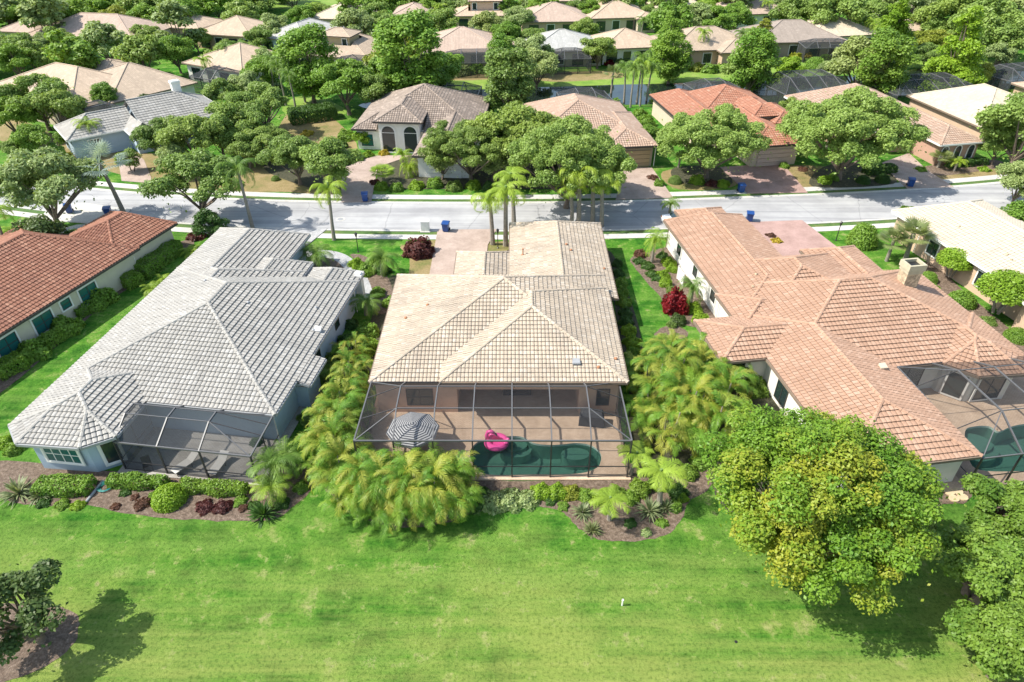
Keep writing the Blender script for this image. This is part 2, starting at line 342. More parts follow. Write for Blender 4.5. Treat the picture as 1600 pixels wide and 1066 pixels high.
def neg(h): return (-h[0], -h[1], -h[2])
def envelope(blocks):
    faces, ridges = [], []
    for bi, B in enumerate(blocks):
        for i, pl in enumerate(B.planes):
            if pl is None: continue
            poly = B.foot
            for j, q in enumerate(B.planes):
                if j != i and q: poly = clip(poly, hdiff(q, pl))
            if area(poly) < .02: continue
            pieces = [poly]
            for ci, C in enumerate(blocks):
                if ci == bi: continue
                eps = -1e-3 if ci > bi else 1e-3
                hs = C.half + [hdiff(q, pl, eps) for q in C.planes if q]
                nxt = []
                for pc in pieces:
                    cur = pc
                    for h in hs:
                        if len(cur) < 3: break
                        o = clip(cur, neg(h))
                        if area(o) > .003: nxt.append(o)
                        cur = clip(cur, h)
                        if area(cur) < .003: break
                pieces = nxt
            for pc in pieces: faces.append((pl, pc))
            for j in range(i+1, len(B.planes)):
                q = B.planes[j]
                if not q: continue
                d = hdiff(q, pl); ln = math.hypot(d[0], d[1])
                if ln < 1e-6: continue
                px_, py_ = -d[2]*d[0]/ln/ln, -d[2]*d[1]/ln/ln; dx, dy = -d[1]/ln, d[0]/ln
                lo, hi = -200.0, 200.0
                for h in B.half + [hdiff(r, pl, 1e-6) for k, r in enumerate(B.planes) if r and k not in (i, j)]:
                    a0 = h[0]*px_+h[1]*py_+h[2]; a1 = h[0]*dx+h[1]*dy
                    if abs(a1) < 1e-9:
                        if a0 < -1e-6: hi = lo
                    elif a1 > 0: lo = max(lo, -a0/a1)
                    else: hi = min(hi, -a0/a1)
                if hi-lo < .05: continue
                segs = [(lo, hi)]
                for ci, C in enumerate(blocks):
                    if ci == bi: continue
                    l2, h2 = -200.0, 200.0
                    for h in C.half + [hdiff(r, pl, .02 if ci < bi else -.02) for r in C.planes if r]:
                        a0 = h[0]*px_+h[1]*py_+h[2]; a1 = h[0]*dx+h[1]*dy
                        if abs(a1) < 1e-9:
                            if a0 < 0: h2 = l2
                        elif a1 > 0: l2 = max(l2, -a0/a1)
                        else: h2 = min(h2, -a0/a1)
                    if h2 <= l2: continue
                    ns = []
                    for a, b in segs:
                        if l2 > a: ns.append((a, min(b, l2)))
                        if h2 < b: ns.append((max(a, h2), b))
                    segs = [g for g in ns if g[1]-g[0] > .12]
                for a, b in segs:
                    f = lambda t: (px_+dx*t, py_+dy*t, pl[0]*(px_+dx*t)+pl[1]*(py_+dy*t)+pl[2])
                    ridges.append((f(a), f(b)))
    return faces, ridges
def roof_mesh(faces, W=.33, Lr=.42, barrel=.045, butt=.045, tiles=True):
    barrel *= .75; W *= .92; Lr *= .94
    mb = MB(); mb.hasuv = True
    for pl, poly in faces:
        (ux, uy), (nx, ny, c), k = pl[3], pl[4], pl[5]; q = math.sqrt(1+k*k)
        z0 = pl[2]-c*k; nrm = (-nx*k/q, -ny*k/q, 1/q)
        def W3(U, V, l):
            d = V/q; x = U*ux + (d-c)*nx; y = U*uy + (d-c)*ny
            return (x+nrm[0]*l, y+nrm[1]*l, z0+d*k+nrm[2]*l)
        uvp = [(p[0]*ux+p[1]*uy, (p[0]*nx+p[1]*ny+c)*q) for p in poly]
        if not tiles:
            mb.poly([W3(U, V, 0) for U, V in uvp], [(U/W, V/Lr) for U, V in uvp]); continue
        mb.poly([W3(U, V, -.06) for U, V in uvp], [(U/W, V/Lr) for U, V in uvp])
        v0 = min(v for _, v in uvp); v1 = max(v for _, v in uvp)
        cuts = [(0, 0.0), (.28, 1.0), (.66, 1.0), (.90, 0.0), (1.0, 0.0)]
        for r in range(math.floor(v0/Lr), math.ceil(v1/Lr)):
            a, b = r*Lr, (r+1)*Lr
            row = clip(clip(uvp, (0, 1, -a)), (0, -1, b))
            if area(row) < 1e-4: continue
            u0 = min(u for u, _ in row); u1 = max(u for u, _ in row)
            H = [(y2-y1, x1-x2, -((y2-y1)*x1+(x1-x2)*y1)) for (x1, y1), (x2, y2) in zip(row, row[1:]+row[:1])]
            sg = 1 if sum(h[0]*row[0][0]+h[1]*row[0][1]+h[2] for h in [H[1]]) >= -1e-9 else -1
            cxm = sum(u for u, _ in row)/len(row); cym = sum(v for _, v in row)/len(row)
            H = [h if h[0]*cxm+h[1]*cym+h[2] >= 0 else neg(h) for h in H]
            for t in range(math.floor(u0/W), math.ceil(u1/W)):
                jit = ((t*73+r*151) % 17)/17*.012
                for s in range(4):
                    ca, la = cuts[s]; cb, lb = cuts[s+1]; ua, ub = (t+ca)*W, (t+cb)*W
                    if ub < u0 or ua > u1: continue
                    cell = [(ua, a), (ub, a), (ub, b), (ua, b)]
                    if any(h[0]*p[0]+h[1]*p[1]+h[2] < -1e-7 for h in H for p in cell):
                        for h in H:
                            cell = clip(cell, h)
                            if len(cell) < 3: break
                        if area(cell) < 2e-4: continue
                    lift = lambda U, V: (la+(lb-la)*(U-ua)/(ub-ua))*barrel + (1-(V-a)/Lr)*butt + jit
                    if lb == 0.0 and la == 0.0: lift = lambda U, V: (1-(V-a)/Lr)*butt*.5 - .012
                    uc, vc = (t+.5), (r+.5)
                    mb.poly([W3(U, V, lift(U, V)) for U, V in cell], [(uc, vc)]*len(cell))
                    lowp = sorted([p for p in cell if p[1] < a+1e-6])
                    if len(lowp) > 1:
                        A, B2 = lowp[0], lowp[-1]
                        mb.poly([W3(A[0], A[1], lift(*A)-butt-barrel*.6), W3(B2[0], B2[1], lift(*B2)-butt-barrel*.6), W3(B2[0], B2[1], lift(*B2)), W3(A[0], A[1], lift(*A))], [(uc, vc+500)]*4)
    return mb
def cap_mesh(ridges, tiles=True, r=.15):
    mb = MB(); mb.hasuv = True
    for a, b in ridges:
        a = Vector(a); b = Vector(b)
        if a.z > b.z: a, b = b, a
        d = b-a; L_ = d.length; d.normalize(); u = d.cross(Vector((0,0,1))).normalized(); v = u.cross(d).normalized()
        n = max(1, round(L_/.42)) if tiles else 1; st = L_/n
        for i in range(n):
            p0 = a+d*(i*st-.04); p1 = a+d*(i*st+st); uc = (i+a.x*7, b.y)
            r0, r1 = (r*1.12, r*.9) if tiles else (r, r)
            A = [p0+u*math.cos(t)*r0+v*(math.sin(t)*r0*.85+.01) for t in (0, .8, 1.57, 2.35, 3.14)]
            B = [p1+u*math.cos(t)*r1+v*(math.sin(t)*r1*.85+.01) for t in (0, .8, 1.57, 2.35, 3.14)]
            for k in range(4): mb.poly([A[k], B[k], B[k+1], A[k+1]], [uc]*4)
            mb.poly(A, [uc]*5); mb.poly(B[::-1], [uc]*5)
    return mb
def walls_mesh(blocks, base=0.0):
    mb = MB()
    for i, B in enumerate(blocks):
        if not B.wall: continue
        d = B.inset+.004*i; poly = B.foot
        for h in B.half: poly = clip(poly, (h[0], h[1], h[2]-d))
        if area(poly) < 1: continue
        n = len(poly)
        for a, b in zip(poly, poly[1:]+poly[:1]):
            za = min(B.z-.12, B.h(*a)-.2); zb = min(B.z-.12, B.h(*b)-.2)
            L_ = math.dist(a, b); mx = []
            for j, pl in enumerate(B.planes):
                if pl is None:
                    h = B.half[j]
                    if abs(h[0]*a[0]+h[1]*a[1]+h[2]-d) < 1e-4 and abs(h[0]*b[0]+h[1]*b[1]+h[2]-d) < 1e-4:
                        t = .5; p = ((a[0]+b[0])/2, (a[1]+b[1])/2)
                        mx.append((p[0], p[1], B.h(*p)-.1))
            mb.poly([(a[0],a[1],base),(b[0],b[1],base),(b[0],b[1],B.z-.1)]+mx+[(a[0],a[1],B.z-.1)])
    return mb
def eaves_mesh(blocks):
    fa, sf = MB(), MB()
    for i, B in enumerate(blocks):
        zz = .17+.003*i
        if B.wall is not None: sf.poly([(p[0], p[1], B.z-zz) for p in reversed(B.foot)])
        n = len(B.foot)
        for k in range(n):
            a, b = B.foot[k], B.foot[(k+1) % n]
            segs = [(0.0, 1.0)]
            for ci, C in enumerate(blocks):
                if ci == i: continue
                lo, hi = 0.0, 1.0
                for h in C.half:
                    va = h[0]*a[0]+h[1]*a[1]+h[2]+(1e-4 if ci < i else -1e-4)*1; vb = h[0]*b[0]+h[1]*b[1]+h[2]+(1e-4 if ci < i else -1e-4)*1
                    if va < 0 and vb < 0: hi = lo = 0; break
                    if va < 0: lo = max(lo, va/(va-vb))
                    elif vb < 0: hi = min(hi, va/(va-vb))
                if hi <= lo: continue
                ns = []
                for s0, s1 in segs:
                    if lo > s0: ns.append((s0, min(s1, lo)))
                    if hi < s1: ns.append((max(s0, hi), s1))
                segs = [g for g in ns if g[1]-g[0] > .01]
            h = B.half[k]; o = .015+.002*i
            for s0, s1 in segs:
                p = (a[0]+(b[0]-a[0])*s0-h[0]*o, a[1]+(b[1]-a[1])*s0-h[1]*o); q = (a[0]+(b[0]-a[0])*s1-h[0]*o, a[1]+(b[1]-a[1])*s1-h[1]*o)
                if B.planes[k] is not None:
                    fa.beam((p[0]-h[0]*.05, p[1]-h[1]*.05, B.z-.08), (q[0]-h[0]*.05, q[1]-h[1]*.05, B.z-.08), .11, .2)
                else:
                    mid = ((p[0]+q[0])/2+h[0]*(o+.01), (p[1]+q[1])/2+h[1]*(o+.01)); zt = B.h(*mid)
                    fa.beam((*p, B.z-.06), (mid[0]-h[0]*(o+.01), mid[1]-h[1]*(o+.01), zt-.06), .05, .2); fa.beam((*q, B.z-.06), (mid[0]-h[0]*(o+.01), mid[1]-h[1]*(o+.01), zt-.06), .05, .2)
    return fa, sf
class House:
    def __init__(s, name, label, origin, rot, blocks, roof, wall, tiles=True, trim='dark_trim', W=.33, Lr=.42, barrel=.045, butt=.045, walls=None, soffit=True, cat='house', group=None):
        s.o = thing(name, label, cat, (origin[0], origin[1], 0), rad(rot), group)
        s.c, s.s, s.org = math.cos(rad(rot)), math.sin(rad(rot)), origin
        s.blocks = blocks; fs, rg = envelope(blocks)
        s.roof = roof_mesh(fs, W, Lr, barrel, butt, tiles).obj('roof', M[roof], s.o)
        for g_ in ([rg] if len(HOUSES) < 5 else [[q_] for q_ in rg]):
            if g_: cap_mesh(g_, tiles, .15 if tiles else .11).obj('ridge_cap', M[roof], s.roof)
        s.wmat = M[wall]
        s.wall = (walls if walls else walls_mesh(blocks)).obj('wall', M[wall], s.o)
        fa, sf = eaves_mesh(blocks); fa.obj('gutter', M[trim], s.o)
        if soffit: sf.obj('soffit', M['soffit'], s.o)
        HOUSES.append(s)
    def w(s, x, y): return (s.org[0]+x*s.c-y*s.s, s.org[1]+x*s.s+y*s.c)
    def l(s, X, Y): X -= s.org[0]; Y -= s.org[1]; return (X*s.c+Y*s.s, -X*s.s+Y*s.c)
    def px(s, px, py, z): return s.l(*P(px, py, z))
    def window(s, x, y, face, wd, z0, z1, frame='dark_trim', glass='glass', bars=(1, 1), arch=False, surround=None, name='window'):
        """face: outward direction in degrees, in the house's frame"""
        fx, fy = math.cos(rad(face)), math.sin(rad(face)); tx, ty = -fy, fx
        def pt(a, d, z): return (x+tx*a+fx*d, y+ty*a+fy*d, z)
        m = MB(); hw = wd/2; t = .07
        def bar(a0, a1, za, zb, d=.05):
            q = [pt(a0,-.02,za),pt(a1,-.02,za),pt(a1,-.02,zb),pt(a0,-.02,zb)]; r = [pt(a0,d,za),pt(a1,d,za),pt(a1,d,zb),pt(a0,d,zb)]
            m.poly(r); m.poly([q[0],q[1],r[1],r[0]]); m.poly([q[1],q[2],r[2],r[1]]); m.poly([q[2],q[3],r[3],r[2]]); m.poly([q[3],q[0],r[0],r[3]])
        bar(-hw, -hw+t, z0, z1); bar(hw-t, hw, z0, z1); bar(-hw+t, hw-t, z0, z0+t); bar(-hw+t, hw-t, z1-t, z1)
        for i in range(bars[0]): a = -hw+wd*(i+1)/(bars[0]+1); bar(a-.03, a+.03, z0+t, z1-t, .045)
        for i in range(bars[1]): z = z0+(z1-z0)*(i+1)/(bars[1]+1); bar(-hw+t, hw-t, z-.03, z+.03, .04)
        if arch:
            K = 10; c = [(hw*math.cos(math.pi*k/K), z1+hw*math.sin(math.pi*k/K)) for k in range(K+1)]; ci = [((hw-t)*math.cos(math.pi*k/K), z1+(hw-t)*math.sin(math.pi*k/K)) for k in range(K+1)]
            for k in range(K): m.poly([pt(c[k][0],.05,c[k][1]), pt(c[k+1][0],.05,c[k+1][1]), pt(ci[k+1][0],.05,ci[k+1][1]), pt(ci[k][0],.05,ci[k][1])])
        o = m.obj(name, M[frame], s.o)
        g = MB(); g.poly([pt(-hw+.02,.02,z0+.02),pt(hw-.02,.02,z0+.02),pt(hw-.02,.02,z1-.02),pt(-hw+.02,.02,z1-.02)])
        if arch: g.poly([pt((hw-.02)*math.cos(math.pi*k/10), .021, z1-.02+(hw-.02)*math.sin(math.pi*k/10)) for k in range(11)])
        g.obj('pane', M[glass], o)
        if surround:
            m = MB(); e = .14; top = z1
            for a0, a1, za, zb in ((-hw-e, -hw, z0-e, top), (hw, hw+e, z0-e, top), (-hw, hw, z0-e, z0)) + (() if arch else ((-hw-e, hw+e, z1, z1+e),)): bar(a0, a1, za, zb, .07)
            if arch:
                for k in range(10):
                    a, b = math.pi*k/10, math.pi*(k+1)/10; R0, R1 = hw, hw+e
                    m.poly([pt(R1*math.cos(a),.07,z1+R1*math.sin(a)), pt(R1*math.cos(b),.07,z1+R1*math.sin(b)), pt(R0*math.cos(b),.07,z1+R0*math.sin(b)), pt(R0*math.cos(a),.07,z1+R0*math.sin(a))])
            m.obj('surround', M[surround], o)
        return o
    def garage_door(s, x, y, face, wd, ht=2.3, mat='white_trim', rows=4):
        fx, fy = math.cos(rad(face)), math.sin(rad(face)); tx, ty = -fy, fx; m = MB()
        for r in range(rows):
            z0, z1 = .02+ht*r/rows, ht*(r+1)/rows-.03
            q = [(x+tx*a+fx*d, y+ty*a+fy*d, z) for d in (-.02, .05) for a, z in ((-wd/2, z0), (wd/2, z0), (wd/2, z1), (-wd/2, z1))]
            for f in ((4,5,6,7),(0,1,5,4),(1,2,6,5),(2,3,7,6),(3,0,4,7)): m.poly([q[i] for i in f])
        return m.obj('garage_door', M[mat], s.o)
    def vent(s, px, py, kind='cap', mat='rust'):
        """small roof fitting whose foot is seen at this pixel"""
        z = 4.0
        for _ in range(12):
            x, y = s.px(px, py, z); hs = [B.h(x, y) for B in s.blocks if all(h[0]*x+h[1]*y+h[2] >= -.01 for h in B.half)]
            if not hs: return
            z = .5*z+.5*max(hs)
        z = max(hs); m = MB()
        if kind == 'pipe': m.tube([(x,y,z-.1),(x,y,z+.62)], .05, 8); m.lathe([(.16,-.02),(.15,.08),(.06,.16)], (x,y,z), 10); m.tube([(x,y,z+.6),(x,y,z+.72)], .085, 8)
        elif kind == 'hood':
            m.box(x-.25, y-.2, z-.1, x+.25, y+.2, z+.22); m.poly([(x-.3,y-.26,z+.18),(x+.3,y-.26,z+.18),(x+.26,y+.2,z+.34),(x-.26,y+.2,z+.34)]); m.box(x-.3, y-.26, z+.12, x+.3, y-.2, z+.2)
        else: m.lathe([(.11,-.05),(.10,.08),(.14,.10),(.12,.15),(.05,.19),(0,.2)], (x,y,z), 10)
        m.obj('roof_vent', M[mat], s.roof)
HOUSES = []

# ------------------------------------------------------------------ screened pool cage
def cage(name, label, origin, rot, xs, yf, y2, y3, yb, zf, zt, zb, hipL=True, hipR=True, light='cage_light', post='frame_metal', screen='screen', bw=.085, extra_rows=(1.0,), group=None):
    """xs: rafter positions; profile front foot (yf,0) -> (yf,zf) -> (y2,zt) -> (y3,zt) -> house eave (yb,zb)"""
    o = thing(name, label, 'pool cage', (origin[0], origin[1], 0), rad(rot), group)
    sc = MB(); x0, x1 = xs[0], xs[-1]; inner = xs[1:-1]
    xl = inner[0] if hipL else x0; xr = inner[-1] if hipR else x1
    def bm(nm, a, b, mat, w=bw, h=bw*1.3): m = MB(); m.beam(a, b, w, h); m.obj(nm, M[mat], o)
    raf = inner if (hipL and hipR) else ([x0]*(not hipL) + inner + [x1]*(not hipR))
    for x in raf:
        m = MB(); pr = [(x,yf,zf),(x,y2,zt),(x,y3,zt),(x,yb,zb)]
        for a, b in zip(pr, pr[1:]): m.beam(a, b, bw, bw*1.4)
        m.obj('rafter', M[light], o)
    for x in xs: bm('post', (x,yf,0), (x,yf,zf), post)
    bm('eave_rail', (x0,yf,zf), (x1,yf,zf), light)
    for z in extra_rows: bm('chair_rail', (x0,yf+.01,z), (x1,yf+.01,z), post, .05, .06)
    bm('sill_rail', (x0,yf+.01,.05), (x1,yf+.01,.05), post, .05, .08)
    bm('purlin', (xl,y2,zt), (xr,y2,zt), light, .06, .06); bm('purlin', (xl,y3,zt), (xr,y3,zt), light, .06, .06)
    bm('purlin', (x0,yb,zb), (x1,yb,zb), post, .06, .06)
    def side(x, xi, hip):
        ym = [y2*.6+yf*.4, y3] if hip else []
        bm('side_rail', (x,yf,zf), (x,yb,zb), light)
        zz = lambda y: zf+(zb-zf)*(y-yf)/(yb-yf)
        ns = max(2, round(abs(yb-yf)/2.2))
        for k in range(1, ns): y = yf+(yb-yf)*k/ns; bm('post', (x,y,0), (x,y,zz(y)), post, .05, .06)
        bm('chair_rail', (x,yf,1.0), (x,yb,1.0), post, .04, .05)
        sc.poly([(x,yf,0),(x,yb,0),(x,yb,zb),(x,yf,zf)])
        if hip:
            bm('hip_beam', (xi,y2,zt), (x,yf,zf), light, .06, .06); bm('hip_beam', (xi,y3,zt), (x,yb,zb), light, .06, .06)
            bm('purlin', (xi,y2,zt), (x,y2,zz(y2)), post, .05, .05); bm('purlin', (xi,y3,zt), (x,y3,zz(y3)), post, .05, .05)
            sc.poly([(xi,y2,zt),(x,y2,zz(y2)),(x,yf,zf)]); sc.poly([(xi,y2,zt),(xi,y3,zt),(x,y3,zz(y3)),(x,y2,zz(y2))]); sc.poly([(xi,y3,zt),(x,yb,zb),(x,y3,zz(y3))])
            sc.poly([(xi,yf,zf),(xi,y2,zt),(x,yf,zf)]); sc.poly([(xi,yb,zb),(xi,y3,zt),(x,yb,zb)])
        else: sc.poly([(x,yf,zf),(x,y2,zt),(x,y3,zt),(x,yb,zb)])
    side(x0, xl, hipL); side(x1, xr, hipR)
    sc.poly([(x0,yf,0),(x1,yf,0),(x1,yf,zf),(x0,yf,zf)])
    sc.poly([(xl,yf,zf),(xr,yf,zf),(xr,y2,zt),(xl,y2,zt)]); sc.poly([(xl,y2,zt),(xr,y2,zt),(xr,y3,zt),(xl,y3,zt)]); sc.poly([(xl,y3,zt),(xr,y3,zt),(xr,yb,zb),(xl,yb,zb)])
    sc.obj('screen_panel', M[screen], o); return o
def spline(pts, n=10):
    out = []; p = [pts[0]]+list(pts)+[pts[-1]]
    for i in range(1, len(p)-2):
        for k in range(n):
            t = k/n; a, b, c, d = p[i-1], p[i], p[i+1], p[i+2]
            out.append(tuple(.5*(2*b[j]+(c[j]-a[j])*t+(2*a[j]-5*b[j]+4*c[j]-d[j])*t*t+(3*b[j]-a[j]-3*c[j]+d[j])*t**3) for j in (0, 1)))
    out.append(tuple(pts[-1])); return out
def closed(pts, n=6):
    out = []; m = len(pts)
    for i in range(m):
        a, b, c, d = pts[i-1], pts[i], pts[(i+1) % m], pts[(i+2) % m]
        for k in range(n):
            t = k/n; out.append(tuple(.5*(2*b[j]+(c[j]-a[j])*t+(2*a[j]-5*b[j]+4*c[j]-d[j])*t*t+(3*b[j]-a[j]-3*c[j]+d[j])*t**3) for j in (0, 1)))
    return out
def tess(name, loops, z, mat, parent=None):
    vs = [Vector((p[0], p[1], 0)) for l in loops for p in l]
    tri = geometry.tessellate_polygon([[Vector((p[0], p[1], 0)) for p in l] for l in loops])
    m = MB(); m.v = [(v.x, v.y, z) for v in vs]
    for t in tri:
        a, b, c = (vs[i] for i in t)
        if (b-a).cross(c-a).z < 0: t = (t[0], t[2], t[1])
        m.f.append(tuple(t)); m.uv += [(0,0)]*3
    return m.obj(name, mat, parent)
BEDN = [0]
def bed(pxs, mat='mulch', z=.012, smooth=True, name='mulch_ground'):
    BEDN[0] += 1; z = .001 + BEDN[0]*.0008 + (.03 if z > .0195 else 0)
    pts = [P(*p) for p in pxs]
    if smooth: pts = closed(pts, 5)
    rnd = random.Random(len(pxs)+int(pxs[0][0]))
    if smooth: pts = [(x+rnd.uniform(-.07, .07), y+rnd.uniform(-.07, .07)) for x, y in pts]
    return tag(tess(name, [pts], z, M[mat]), kind='structure')
# ------------------------------------------------------------------ ground, road, pavements, pond
pool_c = closed([P(*p) for p in [(734,711),(740,698),(752,690),(778,685),(806,683),(820,686),(834,694),(858,697),(880,696),(902,694),(924,698),(938,710),(938,724),(930,734),(900,742),(830,743),(762,743),(742,730)]], 5)
pool_r = closed([P(*p) for p in [(1507,676),(1522,668),(1545,668),(1560,676),(1580,668),(1610,664),(1680,668),(1720,700),(1680,735),(1600,738),(1530,736),(1512,715)]], 5)
def area_s(p): return sum(p[i][0]*p[(i+1)%len(p)][1]-p[(i+1)%len(p)][0]*p[i][1] for i in range(len(p)))/2
pool_c, pool_r = [p if area_s(p) > 0 else p[::-1] for p in (pool_c, pool_r)]
tag(tess('ground', [[(-600,-60),(600,-60),(600,900),(-600,900)], pool_c[::-1], pool_r[::-1]], 0, M['grass']), kind='structure')
near = spline([(-130,97),(-90,84.5),(-62,76.6),(-50,73.7),(-38,71.5),(-21.6,69.9),(0,69.55),(14.6,69.95),(35.5,71.6),(53,74.0),(70,77.4),(100,86),(140,101)], 8)
far = spline([(-132,104),(-92,91.5),(-65,83.6),(-54,81.0),(-43.6,79.0),(-31,77.4),(-15.5,76.7),(0,76.65),(15.7,77.2),(40,79.3),(55,81.3),(70,84.5),(102,93),(142,108)], 8)
def offset(line, d):
    out = []
    for i, p in enumerate(line):
        a, b = line[max(i-1, 0)], line[min(i+1, len(line)-1)]; L_ = math.dist(a, b); out.append((p[0]-(b[1]-a[1])/L_*d, p[1]+(b[0]-a[0])/L_*d))
    return out
def strip(name, a, b, z, mat, kind='structure'):
    m = MB(); n = min(len(a), len(b))
    for i in range(n-1): m.poly([(*a[i], z), (*a[i+1], z), (*b[i+1], z), (*b[i], z)])
    return tag(m.obj(name, M[mat]), kind=kind)
strip('road', near, far, .02, 'asphalt')
strip('pavement', offset(near, -2.25), offset(near, -1.15), .024, 'concrete'); strip('pavement', offset(far, 1.25), offset(far, 2.5), .024, 'concrete')
strip('verge', offset(near, -1.15), offset(near, -.2), .018, 'verge'); strip('verge', offset(far, .2), offset(far, 1.25), .018, 'verge')
for nm, line, s in (('kerb', near, -1), ('kerb', far, 1)):
    m = MB(); a, b = (offset(line, -.42), offset(line, .0)) if s < 0 else (offset(line, 0), offset(line, .42))
    for i in range(len(a)-1):
        zA, zB = (.075, .03) if s < 0 else (.03, .075)
        m.poly([(*a[i],zA),(*a[i+1],zA),(*b[i+1],zB),(*b[i],zB)]); m.poly([(*a[i],0),(*a[i+1],0),(*a[i+1],zA),(*a[i],zA)]); m.poly([(*b[i+1],0),(*b[i],0),(*b[i],zB),(*b[i+1],zB)])
    tag(m.obj(nm, M['concrete']), kind='structure')
def slab(pxs, mat, z=.082, name='driveway'):
    pts = [P(*p) for p in pxs]; pts = pts if area_s(pts) > 0 else pts[::-1]
    m = MB(); m.prism(pts, 0, z, bottom=False); return tag(m.obj(name, M[mat]), kind='structure')
slab([(684,360),(776,359),(762,384),(757,445),(668,445)], 'tan_paver')
slab([(398,358),(512,358),(478,386),(465,420),(380,420)], 'grey_pave')
slab([(1168,348),(1253,345),(1322,398),(1362,425),(1240,430),(1190,400)], 'pink_paver')
slab([(130,318),(205,328),(190,345),(150,350),(60,345),(80,322)], 'concrete')
slab([(0,395),(60,368),(120,352),(210,350),(130,430),(0,430)], 'concrete', .07)
slab([(534,317),(580,317),(590,262),(645,243),(548,245),(533,275)], 'tan_paver')
slab([(962,313),(1052,310),(1018,262),(975,263)], 'tan_paver'); slab([(1168,303),(1262,302),(1222,256),(1125,262)], 'pink_paver')
slab([(1418,296),(1490,293),(1450,268),(1420,240),(1378,255),(1395,275)], 'tan_paver'); slab([(190,283),(240,287),(225,250),(205,235),(185,250)], 'tan_paver', .05)
path = spline([P(*p) for p in [(470,398),(500,396),(530,402),(552,420),(566,445),(572,470)]], 6)
strip('path', offset(path, .75), offset(path, -.75), .03, 'grey_pave')
path = spline([P(*p) for p in [(755,398),(770,400),(790,405)]], 4); strip('path', offset(path, .6), offset(path, -.6), .09, 'tan_paver')
mc = P(532,343); m = MB(); m.lathe([(0,.036),(.55,.036)], (*mc,0), 24); tag(m.obj('manhole_ring', M['concrete']), 'pale concrete ring round the manhole lid in the road', 'manhole surround')
m = MB(); m.lathe([(0,.045),(.36,.045),(.37,.03)], (*mc,0), 24); tag(m.obj('manhole_cover', M['grey_plastic']), 'round dark manhole cover set in the road left of centre', 'manhole cover')
# pond and its banks
def px_loop(pxs, n=5):
    p = closed([P(*q) for q in pxs], n); return p if area_s(p) > 0 else p[::-1]
tag(tess('pond', [px_loop([(560,165),(640,152),(700,143),(800,137),(900,133),(990,132),(1070,130),(1150,126),(1190,122),(1260,120),(1340,118),(1400,114),(1440,107),(1520,109),(1600,112),(1750,116),(1750,165),(1600,150),(1440,150),(1250,150),(1160,150),(1080,160),(980,164),(860,160),(740,172),(650,180)])], .03, M['pond_water']), kind='structure')
bed([(690,140),(720,116),(800,118),(900,108),(960,108),(1040,106),(1180,104),(1240,100),(1260,118),(1180,122),(1060,130),(960,133),(800,138)], 'bright_grass', .02, name='bank_lawn')
bed([(1240,118),(1230,100),(1260,88),(1320,84),(1380,84),(1430,86),(1500,92),(1600,95),(1680,100),(1680,112),(1560,109),(1440,106),(1390,113),(1320,117)], 'bright_grass', .02, name='bank_lawn')
bed([(830,118),(880,113),(960,112),(975,120),(950,124),(860,128)], 'dry_grass', .028, name='bare_bank'); bed([(700,113),(780,113),(790,122),(700,126)], 'dry_grass', .028, name='bare_bank')
bed([(1290,92),(1350,88),(1350,100),(1300,104)], 'dry_grass', .028, name='bare_bank')
bed([(380,-12),(620,-12),(640,6),(560,12),(470,14),(380,10)], 'bright_grass', .02, name='golf_fairway')
bed([(0,220),(60,232),(150,262),(240,285),(340,300),(450,300),(520,302),(560,235),(520,185),(470,160),(440,190),(420,235),(360,250),(240,240),(120,225),(40,190),(0,190)], 'dry_grass', .008, name='front_lawn')
bed([(470,150),(520,160),(540,178),(470,185),(440,170)], 'bright_grass', .014, name='side_lawn')
bed([(1215,262),(1300,262),(1340,285),(1290,296),(1262,298)], 'dry_grass', .008, name='front_lawn'); bed([(1440,262),(1560,255),(1640,262),(1640,285),(1500,290)], 'dry_grass', .008, name='front_lawn')
bed([(1035,268),(1120,262),(1150,290),(1060,296)], 'dry_grass', .008, name='front_lawn')
bed([(628,384),(690,378),(672,432),(640,432),(640,405)], 'dry_grass', .008, name='front_lawn'); bed([(762,380),(800,380),(800,400),(762,400)], 'dry_grass', .008, name='front_lawn')
# mulch beds
bed([(-10,765),(15,783),(60,790),(130,790),(170,797),(240,808),(300,812),(370,815),(430,812),(460,790),(485,765),(470,725),(300,740),(150,735),(-10,720)])
bed([(500,745),(520,775),(545,800),(590,818),(650,825),(705,815),(745,800),(800,796),(850,792),(880,802),(905,826),(935,843),(990,846),(1040,836),(1066,812),(1075,785),(1110,760),(1130,700),(1000,720),(900,748),(730,750),(600,730),(560,640),(500,640)])
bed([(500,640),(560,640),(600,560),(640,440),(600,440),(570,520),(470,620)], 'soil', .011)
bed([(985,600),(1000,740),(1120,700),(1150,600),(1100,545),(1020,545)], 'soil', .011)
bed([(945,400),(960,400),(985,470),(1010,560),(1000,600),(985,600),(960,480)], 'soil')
bed([(985,405),(1010,395),(1060,385),(1080,420),(1120,470),(1150,505),(1095,512),(1050,500),(1032,465),(1005,435)])
bed([(1022,522),(1040,510),(1065,512),(1075,525),(1050,533),(1028,530)])
bed([(-60,1000),(-60,950),(60,945),(108,955),(124,975),(112,1010),(70,1042),(20,1062),(-40,1068)])
bed([(1390,860),(1430,850),(1462,815),(1470,790),(1510,785),(1510,760),(1420,758),(1350,800)])
bed([(1425,425),(1490,480),(1560,540),(1640,600),(1640,560),(1560,500),(1500,450),(1460,410)])
bed([(485,402),(515,400),(535,412),(552,432),(555,445),(480,445)], 'mulch'); bed([(548,398),(575,402),(600,425),(618,470),(590,490),(572,440),(560,415)], 'mulch')
bed([(-40,600),(-40,640),(20,600),(90,540),(160,480),(240,425),(300,385),(290,375),(220,410),(120,470),(20,560)], 'mulch', .011)
bed([(60,395),(120,405),(190,395),(150,370),(100,360),(60,375)], 'soil'); bed([(1535,385),(1600,372),(1620,400),(1560,398)], 'mulch')
